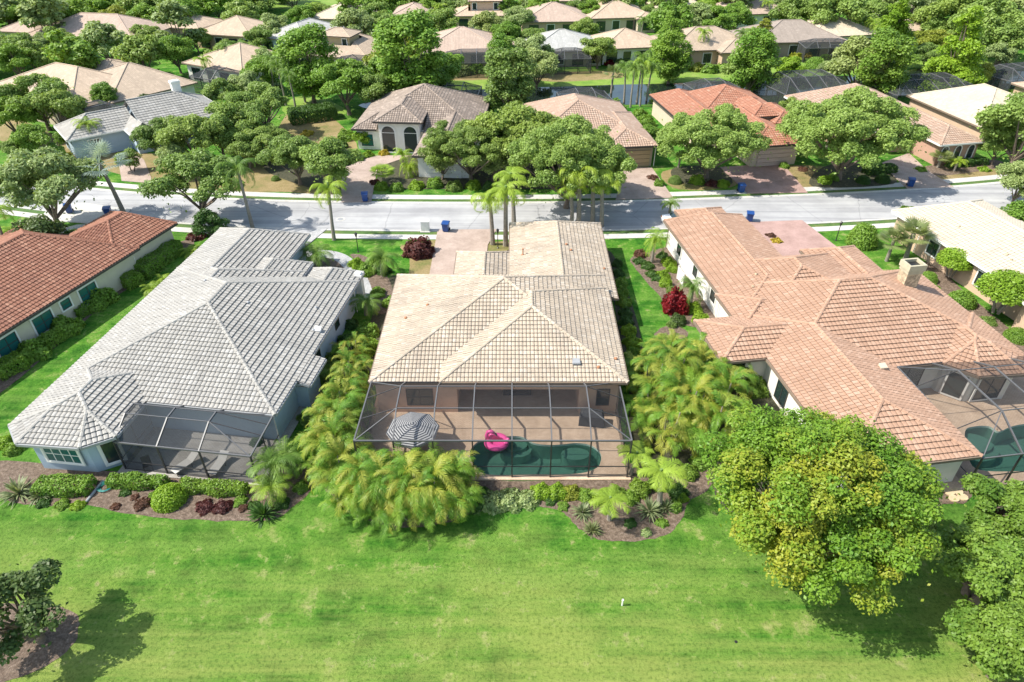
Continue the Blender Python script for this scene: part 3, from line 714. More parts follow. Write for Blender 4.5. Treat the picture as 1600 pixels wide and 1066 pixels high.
bed([(600,245),(590,270),(600,292),(700,296),(960,290),(955,250),(800,240)], 'soil'); bed([(1055,262),(1060,285),(1140,290),(1125,262)], 'soil'); bed([(1285,262),(1270,292),(1395,288),(1380,265),(1330,255)], 'soil')
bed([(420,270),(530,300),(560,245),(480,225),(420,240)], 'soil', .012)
bed([(1435,262),(1470,275),(1560,262),(1550,250)], 'mulch')
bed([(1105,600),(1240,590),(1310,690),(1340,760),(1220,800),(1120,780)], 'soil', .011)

# ------------------------------------------------------------------ the five near houses
R_ = lambda x0, x1, y0, y1, **k: Block((x0, x1, y0, y1), **k)
s31 = .31
wm = MB()                                   # walls of the centre house, with the covered patio left open
def ring(m, poly, z1, z0=0):
    for a, b in zip(poly, poly[1:]): m.poly([(a[0],a[1],z0),(b[0],b[1],z0),(b[0],b[1],z1),(a[0],a[1],z1)])
for pl_ in ([(-10.1,38.95),(-4.1,38.95),(-4.1,43.5),(5.0,43.5),(5.0,38.95),(8.0,38.95),(8.0,51),(8.7,51),(8.7,64.7),(.3,64.7),(.3,54.3),(-10.1,54.2),(-10.1,38.95)],): ring(wm, pl_, 2.95)
ring(wm, [(-5.0,54.0),(-5.0,59.0),(0.6,59.0),(.6,54.0)], 2.75)
wm.poly([(-4.1,38.95,2.35),(5.0,38.95,2.35),(5.0,38.95,3.35),(-4.1,38.95,3.35)]); wm.poly([(-4.6,38.95,2.95),(8.0,38.95,2.95),(8.0,38.95,3.3),(-4.6,38.95,3.3)])
C = House('cream_roof_house', 'cream tiled house in the centre with a large screened pool behind', 'x', 0, [], 'cream_tile', 'peach_wall', walls=wm) if False else None
def blocksC():
    return [Block((-10.5,8.35,39,54.5), slope=s31, back=.55, z=3.0, zs=(3.0,3.2635,3.0,3.0)), Block((-.2,9.2,50.4,65.1), slope=(None,.31,.31,.31), back=.58, z=3.0),
            Block((-5.25,8.4,38.4,51.4), slope=(.31,.31,.53,.31), z=3.5), Block((-5.35,.2,50,59.3), slope=.31, back=.5, z=2.8)]
C = House('cream_roof_house', 'cream tiled house in the centre with a large screened pool behind it', (0, 0), 0, blocksC(), 'cream_tile', 'peach_wall', walls=wm, trim='brown_trim', W=.31, Lr=.43, barrel=.035, butt=.065)
C.window(-6.9, 38.95, 270, 2.0, .8, 2.4, bars=(1, 1)); C.window(6.8, 38.95, 270, 1.0, .8, 2.4, bars=(0, 1))
for x in (-2.6, .1): C.window(x, 43.49, 270, 2.5, .05, 2.5, bars=(1, 0), name='sliding_door')
C.window(3.2, 43.49, 270, 2.6, .05, 2.5, bars=(1, 0), name='sliding_door')
for p in ((634,498),(668,478)): C.vent(*p)
C.vent(817,399,'pipe'); C.vent(885,383); C.vent(892,392); C.vent(944,421); C.vent(900,568,'hood','grey_plastic'); C.vent(935,575); C.vent(962,562)
# left grey house
L_blocks = [R_(0,17.45,3.75,21.8, slope=.33, back=.46), R_(0,9.6,10,30.1, slope=.33, back=.6), R_(0,12.1,6,22.9, slope=.33, back=.5), R_(6,12.1,16,24.5, slope=.33, back=.7),
            Block([(0,.2),(1.7,-1.3),(6.1,-1.1),(7.8,.2),(7.8,8),(0,8)], slope=.33), Block((10,18.45,7.45,10.7), slope=(None,.33,None,.33), zs=(2.67,)*4, z=2.67), R_(12.2,17.2,17,24.0, slope=.33, back=.8, z=2.7)]
L_blocks[4].inset = .62
LH = House('grey_roof_house', 'pale blue house with a light grey tiled roof, left of the centre house', P(12,668,3), -8, L_blocks, 'grey_tile', 'blue_wall', W=.36, Lr=.45, barrel=.05, butt=.08, trim='grey_plastic')
x, y = LH.px(100,745,.3); LH.window(3.9, -.62, 270, 2.6, .85, 2.35, frame='white_trim', glass='teal_glass', bars=(3,1), surround='white_trim')
LH.window(6.95, .22, 308, 1.1, .5, 2.4, frame='white_trim', bars=(0,0), surround='white_trim')
for yy in (12.5,17): LH.window(16.98, yy, 0, .9, 1.2, 2.0, bars=(0,0))
for p in ((332,361+340-281),(388,474),(494,482),(490,517),(321,440)): LH.vent(*p, 'cap', 'grey_plastic')
LH.vent(497,517,'hood','white_metal')
# white entry columns and beam between the grey house and the cream one
g = thing('entry_arbour', 'white beam on square columns beside the grey-roofed house', 'arbour', (*P(566,470),0), rad(-8))
m = MB(); m.box(-.3,-.3,0,.3,.3,2.7); m.box(-.4,-.4,0,.4,.4,.3); m.obj('column', M['white_trim'], g)
m = MB(); m.box(-.4,-.4,2.7,.4,.4,2.95); m.box(-.28,-.28,2.95,.28,.28,3.1); m.obj('capital', M['white_trim'], g); m = MB(); m.box(-4,-.2,2.4,-.3,.2,2.69); m.obj('beam', M['white_trim'], g)
m = MB(); m.box(-4.3,-.25,0,-4.0,.25,2.69); m.obj('column', M['white_trim'], g)
# right salmon house
Rb = [R_(3.4,23,-2.9,10.6, slope=.33, back=.55), R_(3.4,17.5,2,14.6, slope=.33, back=.55), R_(3.3,11.9,5,24.0, slope=.33, back=.7), R_(5.2,10.4,18,26.0, slope=.33, back=.5),
      R_(3.3,12.4,-12.2,6, slope=.33), R_(-.35,9,-.3,5.45, slope=.33), R_(3.0,11,3.6,9.1, slope=.335), R_(14.3,19.9,4,15.6, slope=.33, back=.55),
      Block([(16.3,-3),(18,-4.8),(21.6,-5),(23.3,-3.3),(23.3,3),(16.3,3)], slope=.33)]
RH = House('salmon_roof_house', 'salmon tiled house right of centre with a stone chimney and screened pool', P(1132,562,3), 8.5, Rb, 'salmon_tile', 'white_wall', W=.36, Lr=.46, barrel=.025, butt=.085, trim='brown_trim')
for yy in (11, 15.5, 20): RH.window(3.79, yy, 180, 1.1, 1.0, 2.1, bars=(0,1), surround='white_trim')
RH.window(3.79, -2.6, 180, 1.6, .4, 2.3, bars=(1,0)); RH.window(1.2, .21, 270, 1.5, .9, 2.3)
RH.window(19.8, -4.42, 270, 2.2, .3, 2.4, bars=(1,0), surround='white_trim'); RH.window(17.5,-3.65, 223, 1.3, .3, 2.4, bars=(0,0), surround='white_trim'); RH.window(14.2, -2.38, 270, 2.6, .1, 2.4, bars=(1,0), name='sliding_door')
for p in ((1181,430),(1176,449)): RH.vent(*p, 'cap', 'beige') if False else RH.vent(*p, 'cap', 'stone')
RH.vent(1378,575,'hood','beige_wall')
x, y = RH.px(1414,447,4.2); m = MB(); m.box(x-.65,y-.55,2.6,x+.65,y+.55,6.0); ch = m.obj('chimney', M['stone'], RH.roof)
m = MB(); m.box(x-.78,y-.68,6.0,x+.78,y-.5,6.55); m.box(x-.78,y+.5,6.0,x+.78,y+.68,6.55); m.box(x-.78,y-.5,6.0,x-.6,y+.5,6.55); m.box(x+.6,y-.5,6.0,x+.78,y+.5,6.55); m.box(x-.7,y-.6,5.7,x+.7,y+.6,6.02); m.obj('chimney_crown', plain('chimney_render', (.42,.38,.27), .8), ch)
m = MB(); m.poly([(x-.6,y-.5,6.3),(x+.6,y-.5,6.3),(x+.6,y+.5,6.3),(x-.6,y+.5,6.3)]); m.obj('flue_cap', M['black_metal'], ch)
# far-left terracotta and far-right ivory
FL = House('terracotta_roof_house', 'cream walled house with a terracotta tiled roof at the left edge', P(274,350,3), -18,
    [R_(-8.6,0,-8.3,.2, slope=.36, back=.7, z=3.0), R_(-15,.25,-34,-5.5, slope=.36, back=.55, z=3.0), R_(-14,-8.2,-15,-10.6, slope=.3, back=.5, z=2.7)], 'terracotta_tile', 'cream_wall', W=.36, Lr=.42, barrel=.07, butt=.05)
for a, b, ww, z0, z1 in ((132,457,1.9,.7,2.3),(98,474,1.0,1.4,2.3),(62,502,1.9,.7,2.3),(15,540,1.9,.7,2.3)):
    _, yy = FL.px(a, b, (z0+z1)/2); FL.window(-.25, yy, 0, ww, z0, z1, glass='teal_glass', bars=(1 if ww > 1.2 else 0, 1), surround='white_trim')
FL.window(-.5, -6.2, 0, .85, .2, 2.1, frame='white_trim', glass='glass', bars=(0,0), name='side_door')
FRH = House('ivory_roof_house', 'tan walled house with a pale ivory tiled roof at the right edge', P(1397,331,3), 13.3,
    [R_(0,11.5,-30,.3, slope=.34, back=.55), R_(-1.2,6,-24,-17.5, slope=.34, z=3.0)], 'white_tile', 'tan_wall', W=.36, Lr=.44, barrel=.035, butt=.055, trim='white_trim')
for yy in (-6, -12.5): FRH.window(.49, yy, 180, 1.3, .9, 2.3, surround='white_trim')
for p in ((1498,355),(1580,407),(1573,399)): FRH.vent(*p, 'cap', 'stone')

# ------------------------------------------------------------------ pool of the centre house
def pool(name, label, loop, dp=1.35, steps=()):
    o = thing(name, label, 'pool', (0,0,0)); m = MB(); n = len(loop)
    for a, b in zip(loop, loop[1:]+loop[:1]): m.poly([(a[0],a[1],-dp),(a[0],a[1],.10),(b[0],b[1],.10),(b[0],b[1],-dp)])
    bs = m.obj('basin', M['plaster'], o); tess('floor', [loop], -dp, M['plaster'], bs)
    tess('water', [loop], -.07, M['pool_water'], o)
    for cx, cy, rx, ry, z in steps:
        m = MB(); m.lathe([(1, -dp), (1, z), (0, z)], (0,0,0), 28); st = m.obj('step', M['plaster'], o); st.location = (cx, cy, 0); st.scale = (rx, ry, 1)
    m = MB(); lp = offset2(loop, .28)
    for i in range(n):
        j = (i+1) % n; m.poly([(*loop[i],.104),(*loop[j],.104),(*lp[j],.104),(*lp[i],.104)])
    m.obj('coping', M['deck_paver'], o); return o
def offset2(loop, d):
    out = []; n = len(loop)
    for i, p in enumerate(loop):
        a, b = loop[i-1], loop[(i+1) % n]; L_ = math.dist(a, b); out.append((p[0]+(b[1]-a[1])/L_*d, p[1]-(b[0]-a[0])/L_*d))
    return out
c1_ = P(806,694); c2_ = P(899,702)
pool('swimming_pool', 'dark teal kidney-shaped pool inside the centre house cage', pool_c, steps=[(c1_[0],c1_[1]+.1,1.15,.85,-.62),(c1_[0],c1_[1]+.35,.85,.6,-.38),(c2_[0],c2_[1]-.15,1.0,.62,-.3)])
tag(tess('pool_deck', [[(-10.6,32.1),(8.1,32.1),(8.1,43.6),(-10.6,43.6)], pool_c[::-1]], .1, M['deck_paver']), kind='structure')
m = MB(); ring(m, [(-10.6,32.1),(8.1,32.1),(8.1,39)], .1); m.obj('deck_edge', M['deck_paver'])['kind'] = 'structure'
cage('pool_cage', 'dark screened pool cage on the back of the centre house', (0,0), 0, [-10.35,-7.8,-5.2,-2.6,0,2.6,5.2,7.85], 32.35, 34.6, 36.9, 38.9, 3.5, 4.35, 3.1, extra_rows=(1.1,))
# left cage (grey house) and right cage (salmon house)
tag(tess('patio', [[LH.w(*p) for p in [(7.2,-.4),(17.6,-.1),(17.6,8),(7.2,8)]]], .06, M['grey_deck']), kind='structure')
cage('pool_cage', 'screened patio cage on the back of the grey-roofed house', P(12,668,3), -8, [7.6,10.7,13.7,17.3], .05, 1.9, 2.9, 3.8, 2.6, 3.55, 2.9, hipL=False, hipR=True, extra_rows=(.8,), screen='screen_dense')
pool('swimming_pool', 'teal pool under the screened cage of the salmon-roofed house', pool_r, steps=[(*P(1522,686),1.4,1.0,-.35),(*P(1522,690),1.9,1.4,-.6)])
tag(tess('pool_deck', [[RH.w(*p) for p in [(3.8,-12.4),(30,-12.6),(30,-2),(3.8,-2)]], pool_r[::-1]], .1, M['deck_paver']), kind='structure')
cage('pool_cage', 'screened pool cage of the salmon-roofed house at the right edge', P(1132,562,3), 8.5, [12.5,15.4,18.3,21.2,24.0,27.0], -12.3, -9.6, -5.2, -2.9, 2.8, 4.2, 3.1, hipL=True, hipR=False, extra_rows=(1.0,))
# ------------------------------------------------------------------ houses across the street
def hpos(px, py): return P(px, py, 3)
H2 = House('taupe_roof_house', 'taupe tiled house with a white double-arched entry across the street', (-22.4,94.6), -4,
    [R_(0,18,0,15.5, slope=.42, back=.6), R_(10.4,18,-9.5,8, slope=.42), R_(3.5,10.2,-1.2,9, slope=.42, z=4.5)], 'taupe_tile', 'white_wall', W=.36, Lr=.44, barrel=.05)
H2.wmat = M['white_wall']
H2.window(1.9, .47, 270, 1.7, .5, 2.2, glass='teal_glass', surround='white_trim')
for xx in (5.3, 8.4):
    H2.window(xx, -.70, 270, 1.9, .1, 2.9, frame='white_trim', arch=True, bars=(0,0), surround='white_trim', name='entry_arch')
H2.garage_door(14.2, -9.05, 270, 4.6)
H3 = House('pink_roof_house', 'pinkish tiled house with a tan garage door across the street', (19.3,88.1), 7,
    [R_(-16.8,-.4,3,19, slope=.36, back=.6), R_(-7,0,0,14, slope=.36), R_(-13.5,-5,.5,10, slope=.36)], 'pink_tile', 'taupe_wall', W=.36, Lr=.44, barrel=.05)
H3.garage_door(-3.3, .45, 270, 4.9, mat='tan_door') if 'tan_door' in M else None
M['tan_door'] = plain('tan_garage_door', (.38,.28,.16), .6, var=.06); H3.garage_door(-3.3, .44, 270, 4.9, mat='tan_door')
H4 = House('red_roof_house', 'red-orange tiled house with a brick-pink driveway across the street', (24.5,96), 10,
    [R_(0,7.5,-2,15, slope=.36, back=.6), R_(3,16.5,2.5,14, slope=.38, back=.6), R_(5.5,13,-9.5,6, slope=.36), R_(12.2,16.8,-2.5,6, slope=.4, z=3.4), R_(9.5,14,-1,7, slope=.45, z=4.0)], 'red_tile', 'beige_wall', W=.36, Lr=.44, barrel=.03)
M['pale_door'] = plain('pale_garage_door', (.55,.42,.36), .6, var=.05); H4.garage_door(9.3, -9.06, 270, 4.9, mat='pale_door'); H4.window(14.6, -2.04, 270, 1.5, .8, 2.3)
H5 = House('rose_roof_house', 'dusty rose tiled house with three arched windows across the street', (56.7,88.3), 11,
    [R_(0,6.9,0,14, slope=.36), R_(-9.2,6.9,10,24, slope=.36, back=.55), R_(-5,6.9,5.5,19, slope=.36)], 'pink_tile', 'pinkbrown_wall', W=.36, Lr=.44, barrel=.04, trim='white_trim')
for xx in (1.4, 3.4, 5.4): H5.window(xx, .46, 270, .85, .7, 2.1, arch=True, bars=(0,1), surround='white_trim')
H6 = House('ivory_roof_house', 'pale ivory tiled house behind the rose-roofed one by the pond', (66,95), 12, [R_(0,16.5,0,16, slope=.33, back=.5), R_(10,17,-5,8, slope=.33)], 'far_ivory', 'tan_wall', tiles=False, trim='brown_trim')
H7 = House('peach_roof_house', 'peach tiled house at the right edge beyond the ivory-roofed one', (87,103), 14, [R_(0,18,0,15, slope=.33)], 'far_peach', 'tan_wall', tiles=False, trim='brown_trim')
H1 = House('grey_gabled_house', 'white walled house with pale grey gabled roofs at the upper left', P(105,220,3), 40,
    [Block((0,12.5,0,7.6), slope=(.5,None,.5,.5)), Block((9,21,-3.0,8.0), slope=(.5,.5,.5,None), z=3.3), Block((7.2,11,-3.0,4), slope=(None,.6,.6,.6), z=3.0)], 'grey_tile', 'blue_wall', tiles=True, W=.5, Lr=.5, barrel=.01, butt=.05, trim='white_trim')
for xx in (3.2, 13.5, 17): H1.window(xx, .47 if xx < 9 else -2.52, 270, 1.5, .8, 2.3, surround='white_trim')
x, y = H1.px(273,131,6.5); m = MB(); m.box(x-.6,y-.45,3,x+.6,y+.45,7.0); m.box(x-.7,y-.55,6.7,x+.7,y+.55,6.9); m.obj('chimney', M['white_trim'], H1.roof)
# ------------------------------------------------------------------ second row and beyond: every house on its own spot
FARH = []
def far_house(px, py, wd, dp, rot, roof, wall, label, wings=(), z=3.0, cg=None, two=None, name=None, sl=.36):
    """px,py: middle of the front eave"""
    x, y = P(px, py, z)
    bl = [R_(-wd/2, wd/2, 0, dp, slope=sl, back=.5, z=z)] + [R_(*q, slope=sl, z=z) for q in wings]
    if two: bl.append(R_(*two, slope=sl, z=z+2.8))
    h = House(name or roof[4:]+'_roof_house', label, (x, y), rot, bl, roof, wall, tiles=False, trim='brown_trim')
    yf = .5
    for k, xx in enumerate((-wd*.32, -wd*.08, wd*.16, wd*.36)):
        if any(q[0]-.6 < xx < q[1]+.6 and q[2] < .2 for q in wings): continue
        h.window(xx, yf-.02, 270, 1.6 if k % 2 else 2.2, .5 if k % 2 else .2, 2.3, bars=(1,0), surround='white_trim' if k % 2 else None)
    for q in wings: 
        if q[2] < 0: h.window((q[0]+q[1])/2, q[2]+.48, 270, min(2.4, (q[1]-q[0])*.4), .5, 2.2, bars=(1,0))
    if two:
        for xx in (two[0]+1.5, two[1]-1.5): h.window(xx, two[2]+.48, 270, .9, z+.9, z+2.3, bars=(0,1), surround='white_trim')
    if cg:
        a, b, d = cg; n = max(3, round((b-a)/2.6)); cage('pool_cage', 'small dark pool cage behind the '+label.split(' behind')[0].split(' with')[0], (x, y), rot, [a+(b-a)*i/n for i in range(n+1)], -d, -d+1.6, -1.2, .3, 2.7, 3.9, 3.1, bw=.09, screen='screen_dense')
    FARH.append(h); return h
far_house(30,158,24,16,-27,'far_peach','beige_wall','peach tiled house at the left edge above the street trees')
far_house(128,147,17,15,-38,'far_tan','white_wall','tan tiled house with white walls left of the white chimney', wings=((-16,-6,6,15),), cg=(6,14,6))
far_house(330,106,15,13,-28,'far_peach','white_wall','peach tiled house behind the dark oaks left of the pond', cg=(0,8,5))
far_house(120,60,26,15,-10,'far_rose','white_wall','long rose tiled house with a white front porch at the upper left', wings=((-22,-12,3,12),))
far_house(345,55,14,12,-14,'far_peach','tan_wall','peach tiled house with arched windows at the upper left', wings=((-18,-8,4,14),))
far_house(440,62,12,15,-20,'far_ash','blue_wall','pale grey roofed house beside the two-storey house')
far_house(510,88,17,14,-14,'far_tan','ochre_wall','ochre two-storey house with tan roofs behind the pond', cg=(3,12,6), two=(-3.5,3.6,3.5,9))
far_house(530,30,15,12,-6,'far_ivory','beige_wall','ivory tiled house half hidden by oaks near the golf course')
far_house(642,24,9,10,0,'far_rose','beige_wall','small rose roof showing between far oak crowns')
far_house(752,25,13,10,3,'far_peach','peach_wall','peach two-storey house between far oaks, top centre', two=(-3,5,2,8))
far_house(722,82,17,14,3,'far_rose','tan_wall','rose tiled house with an umbrella in its cage above the pond', wings=((-13,-6,5,13),(5,11,6,14)), cg=(-3,8.5,7))
far_house(870,34,16,13,4,'far_rose','tan_wall','rose tiled house with an arched porch, top centre right')
far_house(885,80,15,12,5,'far_ash','beige_wall','pale grey tiled house with a cage facing the pond', cg=(-3.5,4.0,5))
far_house(972,28,15,13,8,'far_peach','beige_wall','peach gabled house with a white arched entry, far behind the pond', wings=((3,8,-2,5),))
far_house(990,75,13,11,10,'far_peach','white_wall','peach roofed house behind the pond palms')
far_house(1120,78,19,13,8,'far_tan','tan_wall','tan tiled house with a yellow palm in front above the pond', wings=((0,9,-2.5,6),))
far_house(1065,12,13,11,8,'far_ivory','beige_wall','ivory roof peeping over the large oaks, top right of centre')
far_house(1185,22,18,11,10,'far_rose','white_wall','rose roofed house behind the yellow palms, top right')
far_house(1255,66,19,13,4,'far_brown','taupe_wall','brown-grey tiled house with a wide cage above the pond', wings=((-14,-6,1,10),), cg=(-1,9,4))
far_house(1325,56,16,12,12,'far_ivory','white_wall','ivory tiled house right of the brown-grey roofed one')
far_house(1432,20,10,10,14,'far_rose','white_wall','small rose roof among trees at the top right')
far_house(1434,48,8,8,14,'far_peach','white_wall','small pink roof between two lime trees, top right')
far_house(1590,10,14,10,14,'far_ivory','white_wall','ivory roof in the top right corner')
far_house(865,2,14,10,4,'far_tan','beige_wall','tan roof at the top edge behind the arched porch house')
# cages behind the pond-side houses
cage('pool_cage', 'large dark pool cage behind the dusty rose tiled house', H5.w(-9,34), 11, [0,2.6,5.2,7.8,10.4,13], 0, -2, -6, -10, 2.8, 4.6, 3.2, bw=.09, screen='screen_dense')
cage('pool_cage', 'dark pool cage behind the pale ivory tiled house', H6.w(-2,24), 12, [0,2.6,5.2,7.8,10.4,13,15.6], 0, -2, -5, -8.5, 2.8, 4.4, 3.2, bw=.09, screen='screen_dense')
cage('pool_cage', 'dark pool cage behind the peach house at the right edge', H7.w(0,23), 14, [0,2.6,5.2,7.8,10.4,13], 0, -2, -5, -8, 2.8, 4.4, 3.2, bw=.09, screen='screen_dense')
cage('pool_cage', 'dark pool cage behind the taupe tiled house', H2.w(8,23), -4, [0,2.6,5.2,7.8], 0, -2, -4, -7.5, 2.8, 4.0, 3.1, bw=.09, screen='screen_dense')
cage('pool_cage', 'dark pool cage behind the pinkish tiled house', H3.w(-9,26), 7, [0,2.6,5.2,7.8], 0, -2, -4, -7.5, 2.8, 4.0, 3.1, bw=.09, screen='screen_dense')
cage('pool_cage', 'dark pool cage behind the red-orange tiled house', H4.w(8,21), 10, [0,2.6,5.2,7.8], 0, -2, -4, -7.5, 2.8, 4.0, 3.1, bw=.09, screen='screen_dense')
# ------------------------------------------------------------------ small things
def bin_thing(px, py, rz, label, mat='blue_plastic'):
    x, y = P(px, py); o = thing('wheelie_bin', label, 'bin', (x, y, .08), rad(rz), 'wheeled bins put out along the kerbs')
    m = MB(); b = [(-.3,-.33),(.3,-.33),(.3,.33),(-.3,.33)]; t = [(-.36,-.42),(.36,-.42),(.36,.42),(-.36,.42)]
    for k in range(4):
        j = (k+1) % 4; m.poly([(*b[k],.08),(*b[j],.08),(*t[j],1.0),(*t[k],1.0)])
    m.poly([(*p,.08) for p in b[::-1]]); m.box(-.39,-.45,.94,.39,.45,1.0); m.obj('body', M[mat], o)
    m = MB()
    for y0, y1, z0, z1 in ((-.47,-.1,1.02,1.1),(-.1,.3,1.1,1.12),(.3,.47,1.12,1.06)): m.poly([(-.4,y0,z0),(.4,y0,z0),(.4,y1,z1),(-.4,y1,z1)])
    m.box(-.4,-.47,.985,.4,.47,1.03); m.tube([(-.3,.55,1.0),(.3,.55,1.0)], .025, 6); m.box(-.3,.45,.98,-.26,.56,1.02); m.box(.26,.45,.98,.3,.56,1.02); m.obj('lid', M[mat], o)
    for s in (-1, 1):
        m = MB(); m.tube([(s*.3,.36,.14),(s*.38,.36,.14)], .14, 12); m.obj('wheel', M['tyre'], o)
B_ = M['black_plastic']
for a in ((110,333,25,'blue wheeled bin on the far-left driveway beside the shadow of a tree'),(171,338,15,'blue wheeled bin left of the silver fan palm trunk'),
          (571,315,10,'blue wheeled bin at the taupe house driveway across the street'),(697,362,-10,'blue wheeled bin at the mouth of the cream house driveway'),
          (1157,301,5,'blue wheeled bin beside the pink driveway across the street'),(1421,292,-15,'blue wheeled bin at the far kerb of the rose-roofed house'),(1170,346,-12,'blue wheeled bin seen just behind the salmon roof')): bin_thing(*a)
bin_thing(1522,330,-12,'black wheeled bin on the near kerb beyond the ivory roof','black_plastic')
def lamp(px, py, label):
    x, y = P(px, py); o = thing('garden_lamp', label, 'lamp post', (x, y, 0), 0, 'black garden lamp posts')
    m = MB(); m.lathe([(.12,0),(.12,.06),(.05,.12),(.04,1.75),(.07,1.8)], n=10); m.obj('pole', M['black_metal'], o)
    m = MB(); m.lathe([(.08,1.8),(.15,2.15),(.19,2.17),(.02,2.33),(0,2.38)], n=6); m.obj('lantern', M['black_metal'], o)
lamp(560,394,'black garden lamp post on the lawn right of the grey-roofed house'); lamp(778,388,'black garden lamp post right of the cream house driveway'); lamp(1306,376,'black garden lamp post beside the round green shrub')
x, y = P(665,361); o = thing('utility_box', 'white utility cabinet at the kerb above the burgundy shrub', 'utility box', (x, y, 0), 0)
m = MB(); m.box(-.45,-.3,.08,.45,.3,1.2); m.obj('cabinet', M['white_trim'], o); m = MB(); m.box(-.5,-.36,1.2,.5,.36,1.28); m.obj('lid', M['white_metal'], o); m = MB(); m.box(-.55,-.45,0,.55,.45,.08); m.obj('base', M['concrete'], o)
# white car standing on the road beyond the salmon roof
def car(x, y, rz, label):
    o = thing('parked_car', label, 'car', (x, y, .03), rad(rz)); pr = [(-2.25,.35),(-2.3,.6),(-2.2,.85),(-1.35,.98),(-.65,1.42),(.75,1.45),(1.6,1.0),(2.2,.88),(2.28,.55),(2.2,.3)]
    m = MB(); low = [p if p[1] < 1.05 else (p[0], 1.0) for p in pr]
    def body(pts, wf):
        a = [(p[0], -wf(p), p[1]) for p in pts]; b = [(p[0], wf(p), p[1]) for p in pts]
        m.poly(a); m.poly(b[::-1])
        for i in range(len(a)): j = (i+1) % len(a); m.poly([a[j], a[i], b[i], b[j]])
    body(low, lambda p: .88 if .4 < p[1] < .95 else .82); m.obj('body', M['car_paint'], o)
    m = MB(); body([(-1.4,.97),(-.7,1.38),(.75,1.40),(1.55,.98)], lambda p: .78 if p[1] < 1.1 else .62); m.obj('window', M['glass'], o)
    m = MB(); body([(-.72,1.385),(-.62,1.43),(.7,1.45),(.8,1.40)], lambda p: .64); m.obj('roof', M['car_paint'], o)
    for sx in (-1.4, 1.4):
        for sy in (-1, 1):
            m = MB(); m.tube([(sx,sy*.68,.33),(sx,sy*.9,.33)], .33, 16); wh = m.obj('wheel', M['tyre'], o); m = MB(); m.tube([(sx,sy*.89,.33),(sx,sy*.91,.33)], .19, 10); m.obj('rim', M['white_metal'], wh)
    for sy in (-1, 1):
        m = MB(); m.box(2.16,sy*.7-.14,.62,2.27,sy*.7+.14,.75); m.obj('headlight', M['white_metal'], o); m = MB(); m.box(-2.3,sy*.7-.14,.65,-2.2,sy*.7+.14,.8); m.obj('tail_light', M['rust'], o)
cx, cy = P(1067,341,.8); car(cx, cy, 4, 'white car parked at the near kerb beyond the salmon roof')
# patio things of the centre house
ux, uy = P(644,661,2.8)
o = thing('patio_umbrella', 'black and white striped umbrella beside the pool', 'umbrella', (ux, uy, .1), 0)
mm, n, b = newmat('striped_canvas'); uvn = N(n, "ShaderNodeUVMap"); sx_ = N(n, "ShaderNodeSeparateXYZ"); n.links.new(uvn.outputs[0], sx_.inputs[0])
ma = N(n, "ShaderNodeMath", operation='MULTIPLY'); ma.inputs[1].default_value = 11; n.links.new(sx_.outputs[0], ma.inputs[0]); fr = N(n, "ShaderNodeMath", operation='FRACT'); n.links.new(ma.outputs[0], fr.inputs[0])
gt = N(n, "ShaderNodeMath", operation='GREATER_THAN'); gt.inputs[1].default_value = .5; n.links.new(fr.outputs[0], gt.inputs[0]); n.links.new(mix(n, gt.outputs[0], (.62,.62,.62), (.08,.085,.10)), b.inputs["Base Color"]); b.inputs["Roughness"].default_value = .9
m = MB(); K = 8; R0 = 1.85
for k in range(K):
    a0, a1 = 2*math.pi*(k+.25)/K, 2*math.pi*(k+1.25)/K
    pr = [(0,2.72),(.5,2.6),(1.1,2.42),(R0,2.12)]
    for (r0, z0), (r1, z1) in zip(pr, pr[1:]):
        q = [(r0*math.cos(a0),r0*math.sin(a0),z0),(r1*math.cos(a0),r1*math.sin(a0),z1),(r1*math.cos(a1),r1*math.sin(a1),z1),(r0*math.cos(a1),r0*math.sin(a1),z0)]
        m.poly(q if r0 else q[:3], [(r0/R0,0),(r1/R0,0),(r1/R0,0),(r0/R0,0)][:4 if r0 else 3])
    m.poly([(R0*math.cos(a0),R0*math.sin(a0),2.12),(R0*math.cos(a0),R0*math.sin(a0),1.97),(R0*math.cos(a1),R0*math.sin(a1),1.97),(R0*math.cos(a1),R0*math.sin(a1),2.12)], [(1,0)]*4)
m.obj('canopy', mm, o); m = MB(); m.tube([(0,0,0),(0,0,2.78)], .03, 8); m.obj('pole', M['white_metal'], o); m = MB(); m.lathe([(0,0),(.35,0),(.35,.08),(.06,.12)], n=16); m.obj('base', M['black_metal'], o)
# downpipes
for hh, xx, yy, zz, mt in ((LH,17.2,3.9,2.9,'white_trim'),(LH,17.2,21.2,2.9,'white_trim'),(RH,3.62,23.2,2.9,'brown_trim'),(RH,3.62,9.4,2.9,'white_trim'),(FL,-.42,-9.2,2.9,'white_trim'),(FRH,.3,-4,2.9,'white_trim'),(H3,-.2,.3,2.9,'white_trim')):
    m = MB(); m.tube([(xx,yy,0.1),(xx,yy,zz)], .05, 6); m.obj('downpipe', M[mt], hh.o)
# round table and chairs under it
o = thing('patio_table', 'round dark table under the striped umbrella', 'table', (ux, uy, .1)); m = MB(); m.lathe([(0,.7),(.6,.7),(.62,.73),(.6,.76),(.05,.76)], n=20); m.obj('table_top', M['black_metal'], o)
for k in range(3): a = k*2.1; m = MB(); m.tube([(.1*math.cos(a),.1*math.sin(a),.7),(.45*math.cos(a),.45*math.sin(a),0)], .025, 6); m.obj('leg', M['black_metal'], o)
